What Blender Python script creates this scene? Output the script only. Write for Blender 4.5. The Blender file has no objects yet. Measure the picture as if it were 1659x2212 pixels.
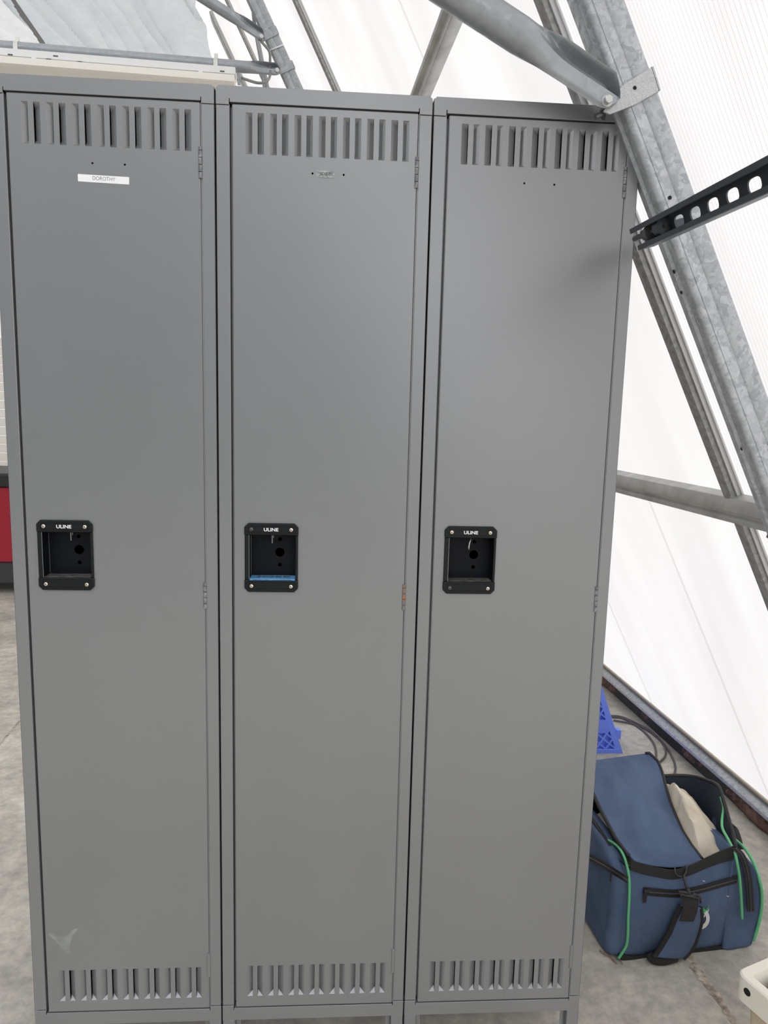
import bpy, bmesh, math, random
from mathutils import Vector, Matrix, Euler, noise
random.seed(7)
S = bpy.context.scene
COL = S.collection
PI = math.pi

# ------------------------------------------------------------------ camera
FPX = 1533.77
CAM_LOC = Vector((0.6092, -1.3413, 1.4286))
CAM_ROT = (1.4288, -0.0254, -0.0607)
cd = bpy.data.cameras.new('camera')
cam = bpy.data.objects.new('camera', cd)
COL.objects.link(cam)
cam.location = CAM_LOC
cam.rotation_euler = CAM_ROT
cd.sensor_fit = 'VERTICAL'
cd.sensor_height = 36.0
cd.lens = FPX * 36.0 / 2212
cd.clip_start = 0.02
cd.clip_end = 200
S.camera = cam

# ------------------------------------------------------------------ world / light / exposure
S.view_settings.view_transform = 'Standard'
S.view_settings.look = 'None'
S.view_settings.gamma = 1
S.view_settings.use_curve_mapping = False
S.view_settings.exposure = 0.0
w = bpy.data.worlds.new('sky')
S.world = w
w.use_nodes = True
nt = w.node_tree
bg = nt.nodes['Background']
tc = nt.nodes.new('ShaderNodeTexCoord')
sx = nt.nodes.new('ShaderNodeSeparateXYZ')
rp = nt.nodes.new('ShaderNodeValToRGB')
mr = nt.nodes.new('ShaderNodeMapRange')
nt.links.new(tc.outputs['Generated'], sx.inputs[0])
nt.links.new(sx.outputs['Z'], mr.inputs['Value'])
mr.inputs['From Min'].default_value = -1
nt.links.new(mr.outputs[0], rp.inputs['Fac'])
nt.links.new(rp.outputs['Color'], bg.inputs['Color'])
rp.color_ramp.elements[0].position = 0.0
rp.color_ramp.elements[0].color = (0.42, 0.40, 0.38, 1)
rp.color_ramp.elements[1].position = 1.0
rp.color_ramp.elements[1].color = (0.90, 0.945, 1.0, 1)
e = rp.color_ramp.elements.new(0.47); e.color = (0.50, 0.48, 0.46, 1)
e = rp.color_ramp.elements.new(0.53); e.color = (0.94, 0.955, 1.0, 1)
bg.inputs['Strength'].default_value = 2.6

# ------------------------------------------------------------------ projection helpers (design measurements of the place)
_M = Euler(CAM_ROT, 'XYZ').to_matrix()
def ray(u, v):
    return _M @ Vector(((u - 829.5) / FPX, -(v - 1106) / FPX, -1))
def hit(u, v, p0, n):
    d = ray(u, v)
    return CAM_LOC + d * ((Vector(p0) - CAM_LOC).dot(n) / d.dot(n))
def onz(u, v, z=0.0):
    return hit(u, v, (0, 0, z), Vector((0, 0, 1)))

# building frame: A runs along the greenhouse, B across it, U up the leaning wall, N out through it
A = Vector((-0.06, 1, 0)).normalized()
B = Vector((A.y, -A.x, 0))
LEAN = 0.51
U = (-LEAN * B + Vector((0, 0, 1))).normalized()
N = A.cross(U).normalized()
if N.x < 0: N = -N
P0 = B * 2.16 + Vector((0, 0, 0.13))
def wp(a, z, o=0.0):
    """point on the leaning wall: distance a along it, height z, offset o inwards"""
    b = 2.16 - LEAN * (z - 0.13)
    return A * a + B * b + Vector((0, 0, z)) - N * o
def ab(a, b, z):
    return A * a + B * b + Vector((0, 0, z))

# ------------------------------------------------------------------ materials
def mat(name, color, rough=0.6, metal=0.0, spec=0.5):
    m = bpy.data.materials.new(name)
    m.use_nodes = True
    b = m.node_tree.nodes['Principled BSDF']
    b.inputs['Base Color'].default_value = (*color, 1)
    b.inputs['Roughness'].default_value = rough
    b.inputs['Metallic'].default_value = metal
    b.inputs['Specular IOR Level'].default_value = spec
    return m
def nodes(m): return m.node_tree.nodes, m.node_tree.links, m.node_tree.nodes['Principled BSDF']
def noise_col(m, c1, c2, scale=20, detail=4, rough=0.6, p=(0.35, 0.65), vec=None, target='Base Color', dist=0):
    n, l, b = nodes(m)
    t = n.new('ShaderNodeTexCoord'); mp = n.new('ShaderNodeMapping')
    x = n.new('ShaderNodeTexNoise'); r = n.new('ShaderNodeValToRGB')
    l.new(t.outputs['Object'], mp.inputs[0]); l.new(mp.outputs[0], x.inputs['Vector'])
    if vec: mp.inputs['Scale'].default_value = vec
    x.inputs['Scale'].default_value = scale; x.inputs['Detail'].default_value = detail
    x.inputs['Roughness'].default_value = rough; x.inputs['Distortion'].default_value = dist
    l.new(x.outputs['Fac'], r.inputs['Fac'])
    r.color_ramp.elements[0].position = p[0]; r.color_ramp.elements[1].position = p[1]
    r.color_ramp.elements[0].color = (*c1, 1); r.color_ramp.elements[1].color = (*c2, 1)
    if target: l.new(r.outputs['Color'], b.inputs[target])
    return r
def bump(m, scale, strength, distance=0.001, detail=2, vec=None, kind='noise'):
    n, l, b = nodes(m)
    t = n.new('ShaderNodeTexCoord'); mp = n.new('ShaderNodeMapping')
    l.new(t.outputs['Object'], mp.inputs[0])
    if vec: mp.inputs['Scale'].default_value = vec
    if kind == 'noise':
        x = n.new('ShaderNodeTexNoise'); x.inputs['Detail'].default_value = detail; out = x.outputs['Fac']
    elif kind == 'wave':
        x = n.new('ShaderNodeTexWave'); out = x.outputs['Fac']
    x.inputs['Scale'].default_value = scale
    l.new(mp.outputs[0], x.inputs['Vector'])
    bp = n.new('ShaderNodeBump'); bp.inputs['Strength'].default_value = strength
    bp.inputs['Distance'].default_value = distance
    l.new(out, bp.inputs['Height']); l.new(bp.outputs[0], b.inputs['Normal'])
    return m

M = {}
M['paint'] = mat('locker_grey_paint', (0.156, 0.157, 0.158), 0.34, 0, 1.0)
noise_col(M['paint'], (0.152, 0.152, 0.153), (0.160, 0.162, 0.164), 3.0, 3)
nodes(M['paint'])[2].inputs['IOR'].default_value = 1.75
bump(M['paint'], 900, 0.10, 0.0004)
M['paint_in'] = mat('locker_inside_paint', (0.10, 0.105, 0.11), 0.6)
M['hinge'] = mat('hinge_worn_paint', (0.22, 0.225, 0.23), 0.35, 0.4)
noise_col(M['hinge'], (0.16, 0.165, 0.17), (0.34, 0.34, 0.34), 120, 3)
M['hinge_rust'] = mat('hinge_rusty', (0.3, 0.2, 0.15), 0.6, 0.3)
noise_col(M['hinge_rust'], (0.20, 0.195, 0.19), (0.42, 0.15, 0.05), 90, 3, p=(0.5, 0.62))
M['black'] = mat('black_plastic', (0.010, 0.011, 0.012), 0.42, 0, 0.22)
bump(M['black'], 700, 0.15, 0.0003)
M['blackcup'] = mat('black_recess', (0.006, 0.007, 0.010), 0.5, 0, 0.15)
M['edge_wear'] = mat('worn_bare_edge', (0.30, 0.31, 0.31), 0.35, 0.6)
M['dust'] = mat('dusty_black', (0.05, 0.048, 0.042), 0.8)
noise_col(M['dust'], (0.012, 0.012, 0.013), (0.16, 0.15, 0.13), 60, 4, vec=(1, 3, 1))
M['screw'] = mat('brassy_screw', (0.75, 0.66, 0.55), 0.3, 0.9)
M['screw_dark'] = mat('dark_screw', (0.12, 0.12, 0.12), 0.4, 0.7)
M['white'] = mat('white_print', (0.85, 0.85, 0.85), 0.5)
M['label'] = mat('label_white', (0.90, 0.90, 0.89), 0.45)
M['ink'] = mat('label_ink', (0.10, 0.10, 0.11), 0.6)
M['patch'] = mat('worn_label', (0.30, 0.31, 0.31), 0.6)
noise_col(M['patch'], (0.22, 0.23, 0.235), (0.44, 0.45, 0.44), 160, 4, p=(0.4, 0.6))
M['tape'] = mat('blue_tape', (0.13, 0.36, 0.66), 0.6)
bump(M['tape'], 300, 0.3, 0.0005, vec=(1, 6, 1))
M['rub'] = mat('rubbed_paint', (0.185, 0.19, 0.185), 0.55)
noise_col(M['rub'], (0.18, 0.185, 0.18), (0.29, 0.30, 0.28), 30, 4)

def galv(name, base=(0.42, 0.44, 0.455), c2=(0.62, 0.64, 0.65), scale=70, rough=0.45, metal=0.55):
    m = mat(name, base, rough, metal)
    n, l, b = nodes(m)
    t = n.new('ShaderNodeTexCoord')
    no = n.new('ShaderNodeTexNoise'); no.inputs['Scale'].default_value = scale * 0.35; no.inputs['Detail'].default_value = 3
    mx = n.new('ShaderNodeMixRGB'); mx.inputs['Fac'].default_value = 0.06
    l.new(t.outputs['Object'], mx.inputs['Color1']); l.new(no.outputs['Color'], mx.inputs['Color2'])
    l.new(t.outputs['Object'], no.inputs['Vector'])
    v = n.new('ShaderNodeTexVoronoi'); v.inputs['Scale'].default_value = scale
    l.new(mx.outputs[0], v.inputs['Vector'])
    r = n.new('ShaderNodeValToRGB')
    r.color_ramp.elements[0].color = (*base, 1); r.color_ramp.elements[1].color = (*c2, 1)
    s = n.new('ShaderNodeSeparateColor'); l.new(v.outputs['Color'], s.inputs[0])
    n2 = n.new('ShaderNodeTexNoise'); n2.inputs['Scale'].default_value = scale * 1.6; n2.inputs['Detail'].default_value = 5
    l.new(t.outputs['Object'], n2.inputs['Vector'])
    mm = n.new('ShaderNodeMath'); mm.operation = 'MULTIPLY_ADD'; mm.inputs[1].default_value = 0.45
    l.new(s.outputs[0], mm.inputs[0])
    m2 = n.new('ShaderNodeMath'); m2.operation = 'MULTIPLY'; m2.inputs[1].default_value = 0.6
    l.new(n2.outputs['Fac'], m2.inputs[0]); l.new(m2.outputs[0], mm.inputs[2])
    l.new(mm.outputs[0], r.inputs['Fac']); l.new(r.outputs['Color'], b.inputs['Base Color'])
    rr = n.new('ShaderNodeMapRange'); rr.inputs['To Min'].default_value = rough - 0.1; rr.inputs['To Max'].default_value = rough + 0.18
    l.new(s.outputs[1], rr.inputs['Value']); l.new(rr.outputs[0], b.inputs['Roughness'])
    return m
M['galv'] = galv('galvanized_steel', (0.30, 0.32, 0.34), (0.66, 0.68, 0.70), 90)
M['galv_plate'] = galv('galvanized_plate', (0.30, 0.31, 0.32), (0.80, 0.81, 0.81), 330)
M['galv_pipe'] = galv('galvanized_pipe', (0.32, 0.34, 0.36), (0.43, 0.45, 0.47), 60, 0.38, 0.6)
M['galv_far'] = galv('galvanized_far', (0.30, 0.32, 0.33), (0.50, 0.52, 0.53), 60, 0.5, 0.4)
M['alu'] = mat('aluminium_profile', (0.50, 0.50, 0.49), 0.45, 0.45)
noise_col(M['alu'], (0.42, 0.42, 0.41), (0.58, 0.58, 0.56), 14, 4)
M['alu_dark'] = mat('weathered_profile', (0.38, 0.37, 0.37), 0.6, 0.2)
noise_col(M['alu_dark'], (0.30, 0.295, 0.29), (0.46, 0.45, 0.435), 80, 4)
M['strut'] = mat('dark_strut', (0.075, 0.085, 0.10), 0.42, 0.3)
M['bolt'] = mat('zinc_bolt', (0.62, 0.62, 0.60), 0.3, 0.8)
M['bolt_dark'] = mat('dark_bolt', (0.14, 0.145, 0.14), 0.45, 0.6)

# translucent ribbed polycarbonate
m = bpy.data.materials.new('polycarbonate'); m.use_nodes = True; M['poly'] = m
n, l = m.node_tree.nodes, m.node_tree.links
n.clear()
out = n.new('ShaderNodeOutputMaterial')
tr = n.new('ShaderNodeBsdfTranslucent'); df = n.new('ShaderNodeBsdfDiffuse'); gl = n.new('ShaderNodeBsdfGlossy')
gl.inputs['Roughness'].default_value = 0.35
mx1 = n.new('ShaderNodeMixShader'); mx2 = n.new('ShaderNodeMixShader')
mx1.inputs[0].default_value = 0.15; mx2.inputs[0].default_value = 0.04
t = n.new('ShaderNodeTexCoord'); sp = n.new('ShaderNodeSeparateXYZ')
l.new(t.outputs['Object'], sp.inputs[0])
mu = n.new('ShaderNodeMath'); mu.operation = 'MULTIPLY'; mu.inputs[1].default_value = 1 / 0.0105
fr = n.new('ShaderNodeMath'); fr.operation = 'FRACT'
pk = n.new('ShaderNodeMath'); pk.operation = 'PINGPONG'; pk.inputs[1].default_value = 0.5
l.new(sp.outputs['X'], mu.inputs[0]); l.new(mu.outputs[0], pk.inputs[0])
rb = n.new('ShaderNodeValToRGB')
rb.color_ramp.elements[0].position = 0.0; rb.color_ramp.elements[0].color = (0.485, 0.460, 0.443, 1)
rb.color_ramp.elements[1].position = 0.16; rb.color_ramp.elements[1].color = (0.590, 0.567, 0.546, 1)
l.new(pk.outputs[0], rb.inputs['Fac'])
ns = n.new('ShaderNodeTexNoise'); ns.inputs['Scale'].default_value = 1.0; ns.inputs['Detail'].default_value = 3
mp = n.new('ShaderNodeMapping'); mp.inputs['Scale'].default_value = (3.2, 0.55, 1); mp.inputs['Rotation'].default_value = (0, 0, 0.15)
l.new(t.outputs['Object'], mp.inputs[0]); l.new(mp.outputs[0], ns.inputs['Vector'])
r2 = n.new('ShaderNodeValToRGB')
r2.color_ramp.elements[0].position = 0.36; r2.color_ramp.elements[0].color = (0.90, 0.89, 0.895, 1)
r2.color_ramp.elements[1].position = 0.62; r2.color_ramp.elements[1].color = (1, 1, 0.995, 1)
l.new(ns.outputs['Fac'], r2.inputs['Fac'])
ml = n.new('ShaderNodeMixRGB'); ml.blend_type = 'MULTIPLY'; ml.inputs['Fac'].default_value = 1
l.new(rb.outputs[0], ml.inputs['Color1']); l.new(r2.outputs[0], ml.inputs['Color2'])
l.new(ml.outputs[0], tr.inputs['Color']); df.inputs['Color'].default_value = (0.85, 0.85, 0.85, 1)
l.new(tr.outputs[0], mx1.inputs[1]); l.new(df.outputs[0], mx1.inputs[2])
l.new(mx1.outputs[0], mx2.inputs[1]); l.new(gl.outputs[0], mx2.inputs[2])
l.new(mx2.outputs[0], out.inputs['Surface'])

m = bpy.data.materials.new('panel_seam'); m.use_nodes = True; M['seam'] = m
m.node_tree.nodes.clear(); _o = m.node_tree.nodes.new('ShaderNodeOutputMaterial'); _t = m.node_tree.nodes.new('ShaderNodeBsdfTransparent')
_t.inputs[0].default_value = (0.93, 0.925, 0.925, 1); m.node_tree.links.new(_t.outputs[0], _o.inputs[0])
M['glaze'] = mat('glazing_edge', (0.70, 0.69, 0.68), 0.5)
M['foil'] = mat('silver_foil', (0.8, 0.84, 0.86), 0.42, 0.15)
noise_col(M['foil'], (0.80, 0.85, 0.87), (0.95, 0.97, 0.98), 6, 5, vec=(1, 1, 1))
def see_through(m, col, f):
    n, l, b = nodes(m); o_ = [x for x in n if x.type == 'OUTPUT_MATERIAL'][0]
    t_ = n.new('ShaderNodeBsdfTranslucent'); t_.inputs[0].default_value = (*col, 1); mx_ = n.new('ShaderNodeMixShader'); mx_.inputs[0].default_value = f
    l.new(b.outputs[0], mx_.inputs[1]); l.new(t_.outputs[0], mx_.inputs[2]); l.new(mx_.outputs[0], o_.inputs['Surface'])
see_through(M['foil'], (0.83, 0.89, 0.92), 0.45)
M['foil_white'] = mat('white_foil', (0.82, 0.84, 0.84), 0.5)
noise_col(M['foil_white'], (0.66, 0.69, 0.69), (0.90, 0.91, 0.91), 7, 5)
see_through(M['foil_white'], (0.93, 0.95, 0.95), 0.6)
M['flash'] = mat('torn_flashing', (0.34, 0.34, 0.345), 0.7)
M['fixture'] = mat('fixture_enamel', (0.88, 0.88, 0.87), 0.4)
M['fixture_dark'] = mat('slot_dark', (0.08, 0.08, 0.08), 0.6)
M['lens'] = mat('fixture_lens', (0.97, 0.93, 0.85), 0.4)
M['strap'] = mat('zinc_strap', (0.70, 0.69, 0.63), 0.4, 0.6)
M['conduit'] = mat('flex_conduit', (0.40, 0.40, 0.38), 0.45, 0.5)
bump(M['conduit'], 160, 0.8, 0.002, kind='wave', vec=(1, 1, 1))
M['cablegrey'] = mat('grey_cable', (0.35, 0.37, 0.37), 0.5)

M['lining'] = mat('dimming_lining', (0.36, 0.385, 0.40), 0.6)  # opaque lining added to darken the left side and the front end
# concrete floor
m = mat('concrete', (0.35, 0.33, 0.30), 0.72, 0, 0.4); M['concrete'] = m
n, l, b = nodes(m)
t = n.new('ShaderNodeTexCoord')
a1 = n.new('ShaderNodeTexNoise'); a1.inputs['Scale'].default_value = 2.3; a1.inputs['Detail'].default_value = 9; a1.inputs['Roughness'].default_value = 0.68; a1.inputs['Distortion'].default_value = 0.4
a2 = n.new('ShaderNodeTexNoise'); a2.inputs['Scale'].default_value = 26; a2.inputs['Detail'].default_value = 8; a2.inputs['Roughness'].default_value = 0.7
l.new(t.outputs['Object'], a1.inputs['Vector']); l.new(t.outputs['Object'], a2.inputs['Vector'])
r1 = n.new('ShaderNodeValToRGB'); r2 = n.new('ShaderNodeValToRGB')
r1.color_ramp.elements[0].position = 0.34; r1.color_ramp.elements[0].color = (0.38, 0.355, 0.32, 1)
r1.color_ramp.elements[1].position = 0.66; r1.color_ramp.elements[1].color = (0.71, 0.67, 0.595, 1)
r2.color_ramp.elements[0].position = 0.36; r2.color_ramp.elements[0].color = (0.72, 0.71, 0.70, 1)
r2.color_ramp.elements[1].position = 0.62; r2.color_ramp.elements[1].color = (1.08, 1.07, 1.03, 1)
l.new(a1.outputs['Fac'], r1.inputs['Fac']); l.new(a2.outputs['Fac'], r2.inputs['Fac'])
ml = n.new('ShaderNodeMixRGB'); ml.blend_type = 'MULTIPLY'; ml.inputs['Fac'].default_value = 0.9
l.new(r1.outputs[0], ml.inputs['Color1']); l.new(r2.outputs[0], ml.inputs['Color2']); l.new(ml.outputs[0], b.inputs['Base Color'])
bp = n.new('ShaderNodeBump'); bp.inputs['Strength'].default_value = 0.35; bp.inputs['Distance'].default_value = 0.004
l.new(a2.outputs['Fac'], bp.inputs['Height']); l.new(bp.outputs[0], b.inputs['Normal'])
M['joint'] = mat('joint_filler', (0.30, 0.26, 0.215), 0.9)
noise_col(M['joint'], (0.24, 0.19, 0.155), (0.66, 0.57, 0.47), 38, 7)
bump(M['joint'], 80, 1.0, 0.006, 6)
M['foam'] = mat('pink_foam', (0.30, 0.17, 0.14), 0.9)
noise_col(M['foam'], (0.10, 0.06, 0.05), (0.30, 0.17, 0.14), 40, 5)
M['gasket'] = mat('cream_gasket', (0.52, 0.46, 0.36), 0.6)
M['navy'] = mat('navy_fabric', (0.085, 0.125, 0.20), 0.9, 0, 0.2)
noise_col(M['navy'], (0.088, 0.128, 0.215), (0.115, 0.160, 0.262), 9, 5)
bump(M['navy'], 17, 0.55, 0.010, 4)
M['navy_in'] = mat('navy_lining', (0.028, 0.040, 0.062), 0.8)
M['web'] = mat('black_webbing', (0.030, 0.029, 0.028), 0.8)
bump(M['web'], 900, 0.5, 0.0006, kind='wave')
M['zip'] = mat('zip_tape', (0.022, 0.021, 0.024), 0.6)
M['zipteeth'] = mat('zip_teeth', (0.06, 0.055, 0.06), 0.4)
M['green'] = mat('green_piping', (0.15, 0.58, 0.25), 0.5)
M['logo_green'] = mat('green_print', (0.09, 0.55, 0.16), 0.5)
M['cloth'] = mat('beige_cloth', (0.56, 0.47, 0.36), 0.9)
noise_col(M['cloth'], (0.66, 0.57, 0.45), (0.84, 0.75, 0.62), 8, 4)
M['blue'] = mat('blue_plastic', (0.17, 0.27, 0.95), 0.5)
bump(M['blue'], 90, 0.2, 0.002)
M['cream'] = mat('cream_plastic', (0.84, 0.79, 0.68), 0.4)
M['tan'] = mat('tan_board', (0.60, 0.48, 0.34), 0.7)
M['rubber'] = mat('black_rubber', (0.02, 0.02, 0.021), 0.5)
M['cordgrey'] = mat('dusty_cord', (0.13, 0.12, 0.115), 0.7)
M['red'] = mat('red_enamel', (0.38, 0.012, 0.030), 0.4)
M['darkgrey'] = mat('dark_grey_plastic', (0.05, 0.05, 0.05), 0.6)
M['siding'] = mat('white_siding', (0.85, 0.84, 0.81), 0.6)
see_through(M['siding'], (0.97, 0.96, 0.93), 0.75)
M['debris'] = mat('dry_twig', (0.34, 0.24, 0.16), 0.9)

# ------------------------------------------------------------------ mesh helpers
class MB:
    def __init__(s): s.v = []; s.f = []; s.mi = []; s.cur = 0
    def add(s, vs, fs):
        o = len(s.v); s.v += [Vector(v) for v in vs]
        s.f += [[i + o for i in f] for f in fs]; s.mi += [s.cur] * len(fs)
        return s
    def box(s, x0, y0, z0, x1, y1, z1):
        vs = [(x, y, z) for z in (z0, z1) for y in (y0, y1) for x in (x0, x1)]
        return s.add(vs, [(0, 2, 3, 1), (4, 5, 7, 6), (0, 1, 5, 4), (2, 6, 7, 3), (0, 4, 6, 2), (1, 3, 7, 5)])
    def hexa(s, p):  # 8 points: bottom loop 0-3, top loop 4-7
        return s.add(p, [(3, 2, 1, 0), (4, 5, 6, 7), (0, 1, 5, 4), (1, 2, 6, 5), (2, 3, 7, 6), (3, 0, 4, 7)])
    def loft(s, rings, closed=True, cap=True, loop=False):
        k = len(rings[0]); vs = [p for r in rings for p in r]; fs = []
        R = len(rings)
        for i in range(R if loop else R - 1):
            j = (i + 1) % R
            for q in range(k if closed else k - 1):
                q2 = (q + 1) % k
                fs.append((i * k + q, i * k + q2, j * k + q2, j * k + q))
        if cap and closed and not loop:
            fs.append(tuple(reversed(range(k)))); fs.append(tuple((R - 1) * k + q for q in range(k)))
        return s.add(vs, fs)
    def tube(s, pts, r, k=12, cap=True, up=None):
        pts = [Vector(p) for p in pts]; rings = []; prev = None
        for i, p in enumerate(pts):
            d = (pts[min(i + 1, len(pts) - 1)] - pts[max(i - 1, 0)]).normalized()
            if prev is None:
                h = Vector(up) if up else (Vector((0, 0, 1)) if abs(d.z) < 0.9 else Vector((1, 0, 0)))
                x = (h - d * h.dot(d)).normalized()
            else:
                x = (prev - d * prev.dot(d)).normalized()
            prev = x; y = d.cross(x)
            rr = r[i] if isinstance(r, (list, tuple)) else r
            rings.append([p + (x * math.cos(2 * PI * q / k) + y * math.sin(2 * PI * q / k)) * rr for q in range(k)])
        return s.loft(rings, True, cap)
    def ribbon(s, pts, side, w, th, nrm):
        """flat strap: centre points, side vector, width, thickness along nrm (lists allowed)"""
        rings = []
        for i, p in enumerate(pts):
            sv = Vector(side[i] if isinstance(side, list) else side).normalized()
            nv = Vector(nrm[i] if isinstance(nrm, list) else nrm).normalized()
            ww = w[i] if isinstance(w, list) else w
            p = Vector(p)
            rings.append([p - sv * ww / 2 - nv * th / 2, p + sv * ww / 2 - nv * th / 2, p + sv * ww / 2 + nv * th / 2, p - sv * ww / 2 + nv * th / 2])
        return s.loft(rings)
    def prism(s, poly, d):
        """polygon (world pts) extruded by vector d"""
        d = Vector(d); return s.loft([[Vector(p) for p in poly], [Vector(p) + d for p in poly]])
    def grid(s, fn, nu, nv):
        vs = [fn(i / nu, j / nv) for j in range(nv + 1) for i in range(nu + 1)]
        fs = [(j * (nu + 1) + i, j * (nu + 1) + i + 1, (j + 1) * (nu + 1) + i + 1, (j + 1) * (nu + 1) + i) for j in range(nv) for i in range(nu)]
        return s.add(vs, fs)
    def disc(s, c, n, r, k=20, x=None):
        n = Vector(n).normalized(); h = Vector((0, 0, 1)) if abs(n.z) < 0.9 else Vector((1, 0, 0))
        x = (h - n * h.dot(n)).normalized(); y = n.cross(x); c = Vector(c)
        return s.add([c + (x * math.cos(2 * PI * q / k) + y * math.sin(2 * PI * q / k)) * r for q in range(k)], [tuple(range(k))])
    def build(s, name, mats, parent=None, smooth=False, bevel=0, seg=2, merge=False, solid=0, subsurf=0, angle=35, world=True):
        me = bpy.data.meshes.new(name)
        org = Vector((0, 0, 0))
        me.from_pydata([tuple(v) for v in s.v], [], s.f)
        ms = mats if isinstance(mats, (list, tuple)) else [mats]
        for mm in ms: me.materials.append(mm)
        for p, i in zip(me.polygons, s.mi): p.material_index = i
        bm = bmesh.new(); bm.from_mesh(me)
        if merge: bmesh.ops.remove_doubles(bm, verts=bm.verts, dist=0.00002)
        bmesh.ops.recalc_face_normals(bm, faces=bm.faces)
        bm.to_mesh(me); bm.free()
        o = bpy.data.objects.new(name, me); COL.objects.link(o)
        if parent: o.parent = parent
        if solid:
            q = o.modifiers.new('solid', 'SOLIDIFY'); q.thickness = solid; q.offset = 0
        if subsurf:
            q = o.modifiers.new('sub', 'SUBSURF'); q.levels = subsurf; q.render_levels = subsurf
        if bevel:
            q = o.modifiers.new('bevel', 'BEVEL'); q.width = bevel; q.segments = seg; q.limit_method = 'ANGLE'; q.angle_limit = math.radians(angle)
            q.harden_normals = False
        if smooth or bevel:
            for p in me.polygons: p.use_smooth = True
            if not smooth or smooth == 'auto':
                try: me.set_sharp_from_angle(angle=math.radians(40))
                except Exception: pass
        return o
def empty(name, loc=(0, 0, 0), rotz=0):
    o = bpy.data.objects.new(name, None); COL.objects.link(o); o.location = loc; o.rotation_euler = (0, 0, rotz)
    o.empty_display_size = 0.05
    return o
def local(o, parent):
    """parent a world-space mesh under an empty without moving it"""
    o.parent = parent
    o.matrix_parent_inverse = (Matrix.Translation(parent.location) @ Euler(parent.rotation_euler).to_matrix().to_4x4()).inverted()
    return o
def tag(o, label, cat, group=None, kind=None):
    o['label'] = label; o['category'] = cat
    if group: o['group'] = group
    if kind: o['kind'] = kind
    return o
def struct(o, label=None, cat=None):
    o['kind'] = 'structure'
    if label: o['label'] = label
    if cat: o['category'] = cat
    return o
def text_mesh(txt, size, bold=0.0, width=None, extrude=0.0):
    c = bpy.data.curves.new('lettering', 'FONT'); c.body = txt; c.size = size; c.align_x = 'CENTER'; c.align_y = 'CENTER'
    c.offset = bold; c.extrude = extrude; c.resolution_u = 4
    o = bpy.data.objects.new('tmp_text', c); COL.objects.link(o)
    dg = bpy.context.evaluated_depsgraph_get(); dg.update()
    me = bpy.data.meshes.new_from_object(o.evaluated_get(dg))
    COL.objects.unlink(o); bpy.data.objects.remove(o)
    xs = [v.co.x for v in me.vertices]; ys = [v.co.y for v in me.vertices]
    cx, cy = (min(xs) + max(xs)) / 2, (min(ys) + max(ys)) / 2
    sxx = width / (max(xs) - min(xs)) if width else 1
    for v in me.vertices: v.co.x = (v.co.x - cx) * sxx; v.co.y = (v.co.y - cy)
    return me
def text_obj(name, txt, capheight, width, m, parent, M4, bold=0.0, extrude=0.0001):
    me = text_mesh(txt, capheight / 0.72, bold, width, extrude)
    ys = [v.co.y for v in me.vertices]; k = capheight / (max(ys) - min(ys))
    for v in me.vertices: v.co.y *= k
    me.transform(M4); me.materials.clear(); me.materials.append(m); me.name = name
    o = bpy.data.objects.new(name, me); COL.objects.link(o); o.parent = parent
    return o
FRONT = Matrix(((1, 0, 0, 0), (0, 0, -1, 0), (0, 1, 0, 0), (0, 0, 0, 1)))  # text plane -> facing -y

# ------------------------------------------------------------------ setting: floor, walls, roof
b_ = MB(); b_.grid(lambda s, t: Vector((-13 + 20 * s, -8 + 22 * t, 0)), 8, 8)
fl = struct(b_.build('floor', M['concrete']), 'worn grey concrete slab with chipped joints', 'floor')

def basis(o, origin, X, Y):
    """bake a matrix so that object coords run along X and Y"""
    Z = X.cross(Y)
    mtx = Matrix(((X.x, Y.x, Z.x, origin.x), (X.y, Y.y, Z.y, origin.y), (X.z, Y.z, Z.z, origin.z), (0, 0, 0, 1)))
    o.data.transform(mtx.inverted()); o.matrix_world = mtx
    return o
A0, A1 = -7.0, 13.0
ZK = 4.9
AW = -1.5     # wall stops here, an unseen opening added to let in side light
AR = -2.6     # roof slopes stop here, an added opening out of view for sky light
# leaning translucent wall, twin wall thickness 10 mm
b_ = MB()
b_.hexa([wp(AW, .12, 0), wp(A1, .12, 0), wp(A1, .12, -.01), wp(AW, .12, -.01), wp(AW, ZK, 0), wp(A1, ZK, 0), wp(A1, ZK, -.01), wp(AW, ZK, -.01)])
o = basis(b_.build('wall_right', M['poly']), wp(0, .13), A, U); struct(o, 'white ribbed translucent plastic wall leaning inwards', 'wall')
# for a thin slab keep one translucent sheet only
me = o.data; bm = bmesh.new(); bm.from_mesh(me)
bmesh.ops.delete(bm, geom=[f for f in bm.faces if abs(f.calc_center_median().z) > 0.004 or abs(f.normal.z) < 0.9], context='FACES')
bm.to_mesh(me); bm.free()
KB = 2.16 - LEAN * (ZK - 0.13)
RB, RZ = -4.8, ZK + (KB + 4.8) / 1.7
def flat(name, pts, m, X, Y, label):
    b_ = MB(); b_.add(pts, [(0, 1, 2, 3)])
    o = b_.build(name, m); basis(o, pts[0], X, Y); struct(o, label, 'roof' if 'ceil' in name else 'wall'); return o
RU = (ab(0, RB, RZ) - ab(0, KB, ZK)).normalized()
flat('ceiling', [ab(AR, KB, ZK), ab(A1, KB, ZK), ab(A1, RB, RZ), ab(AR, RB, RZ)], M['poly'], A, RU, 'white translucent roof slope')
LB = 2 * RB - KB; LF = 2 * RB - 2.22
LU = (ab(0, RB, RZ) - ab(0, LB, ZK)).normalized()
flat('ceiling.001', [ab(AR, RB, RZ), ab(A1, RB, RZ), ab(A1, LB, ZK), ab(AR, LB, ZK)], M['lining'], A, -LU, 'far roof slope with lining added to dim the left')
LU2 = (ab(0, LB, ZK) - ab(0, LF, 0)).normalized()
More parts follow.
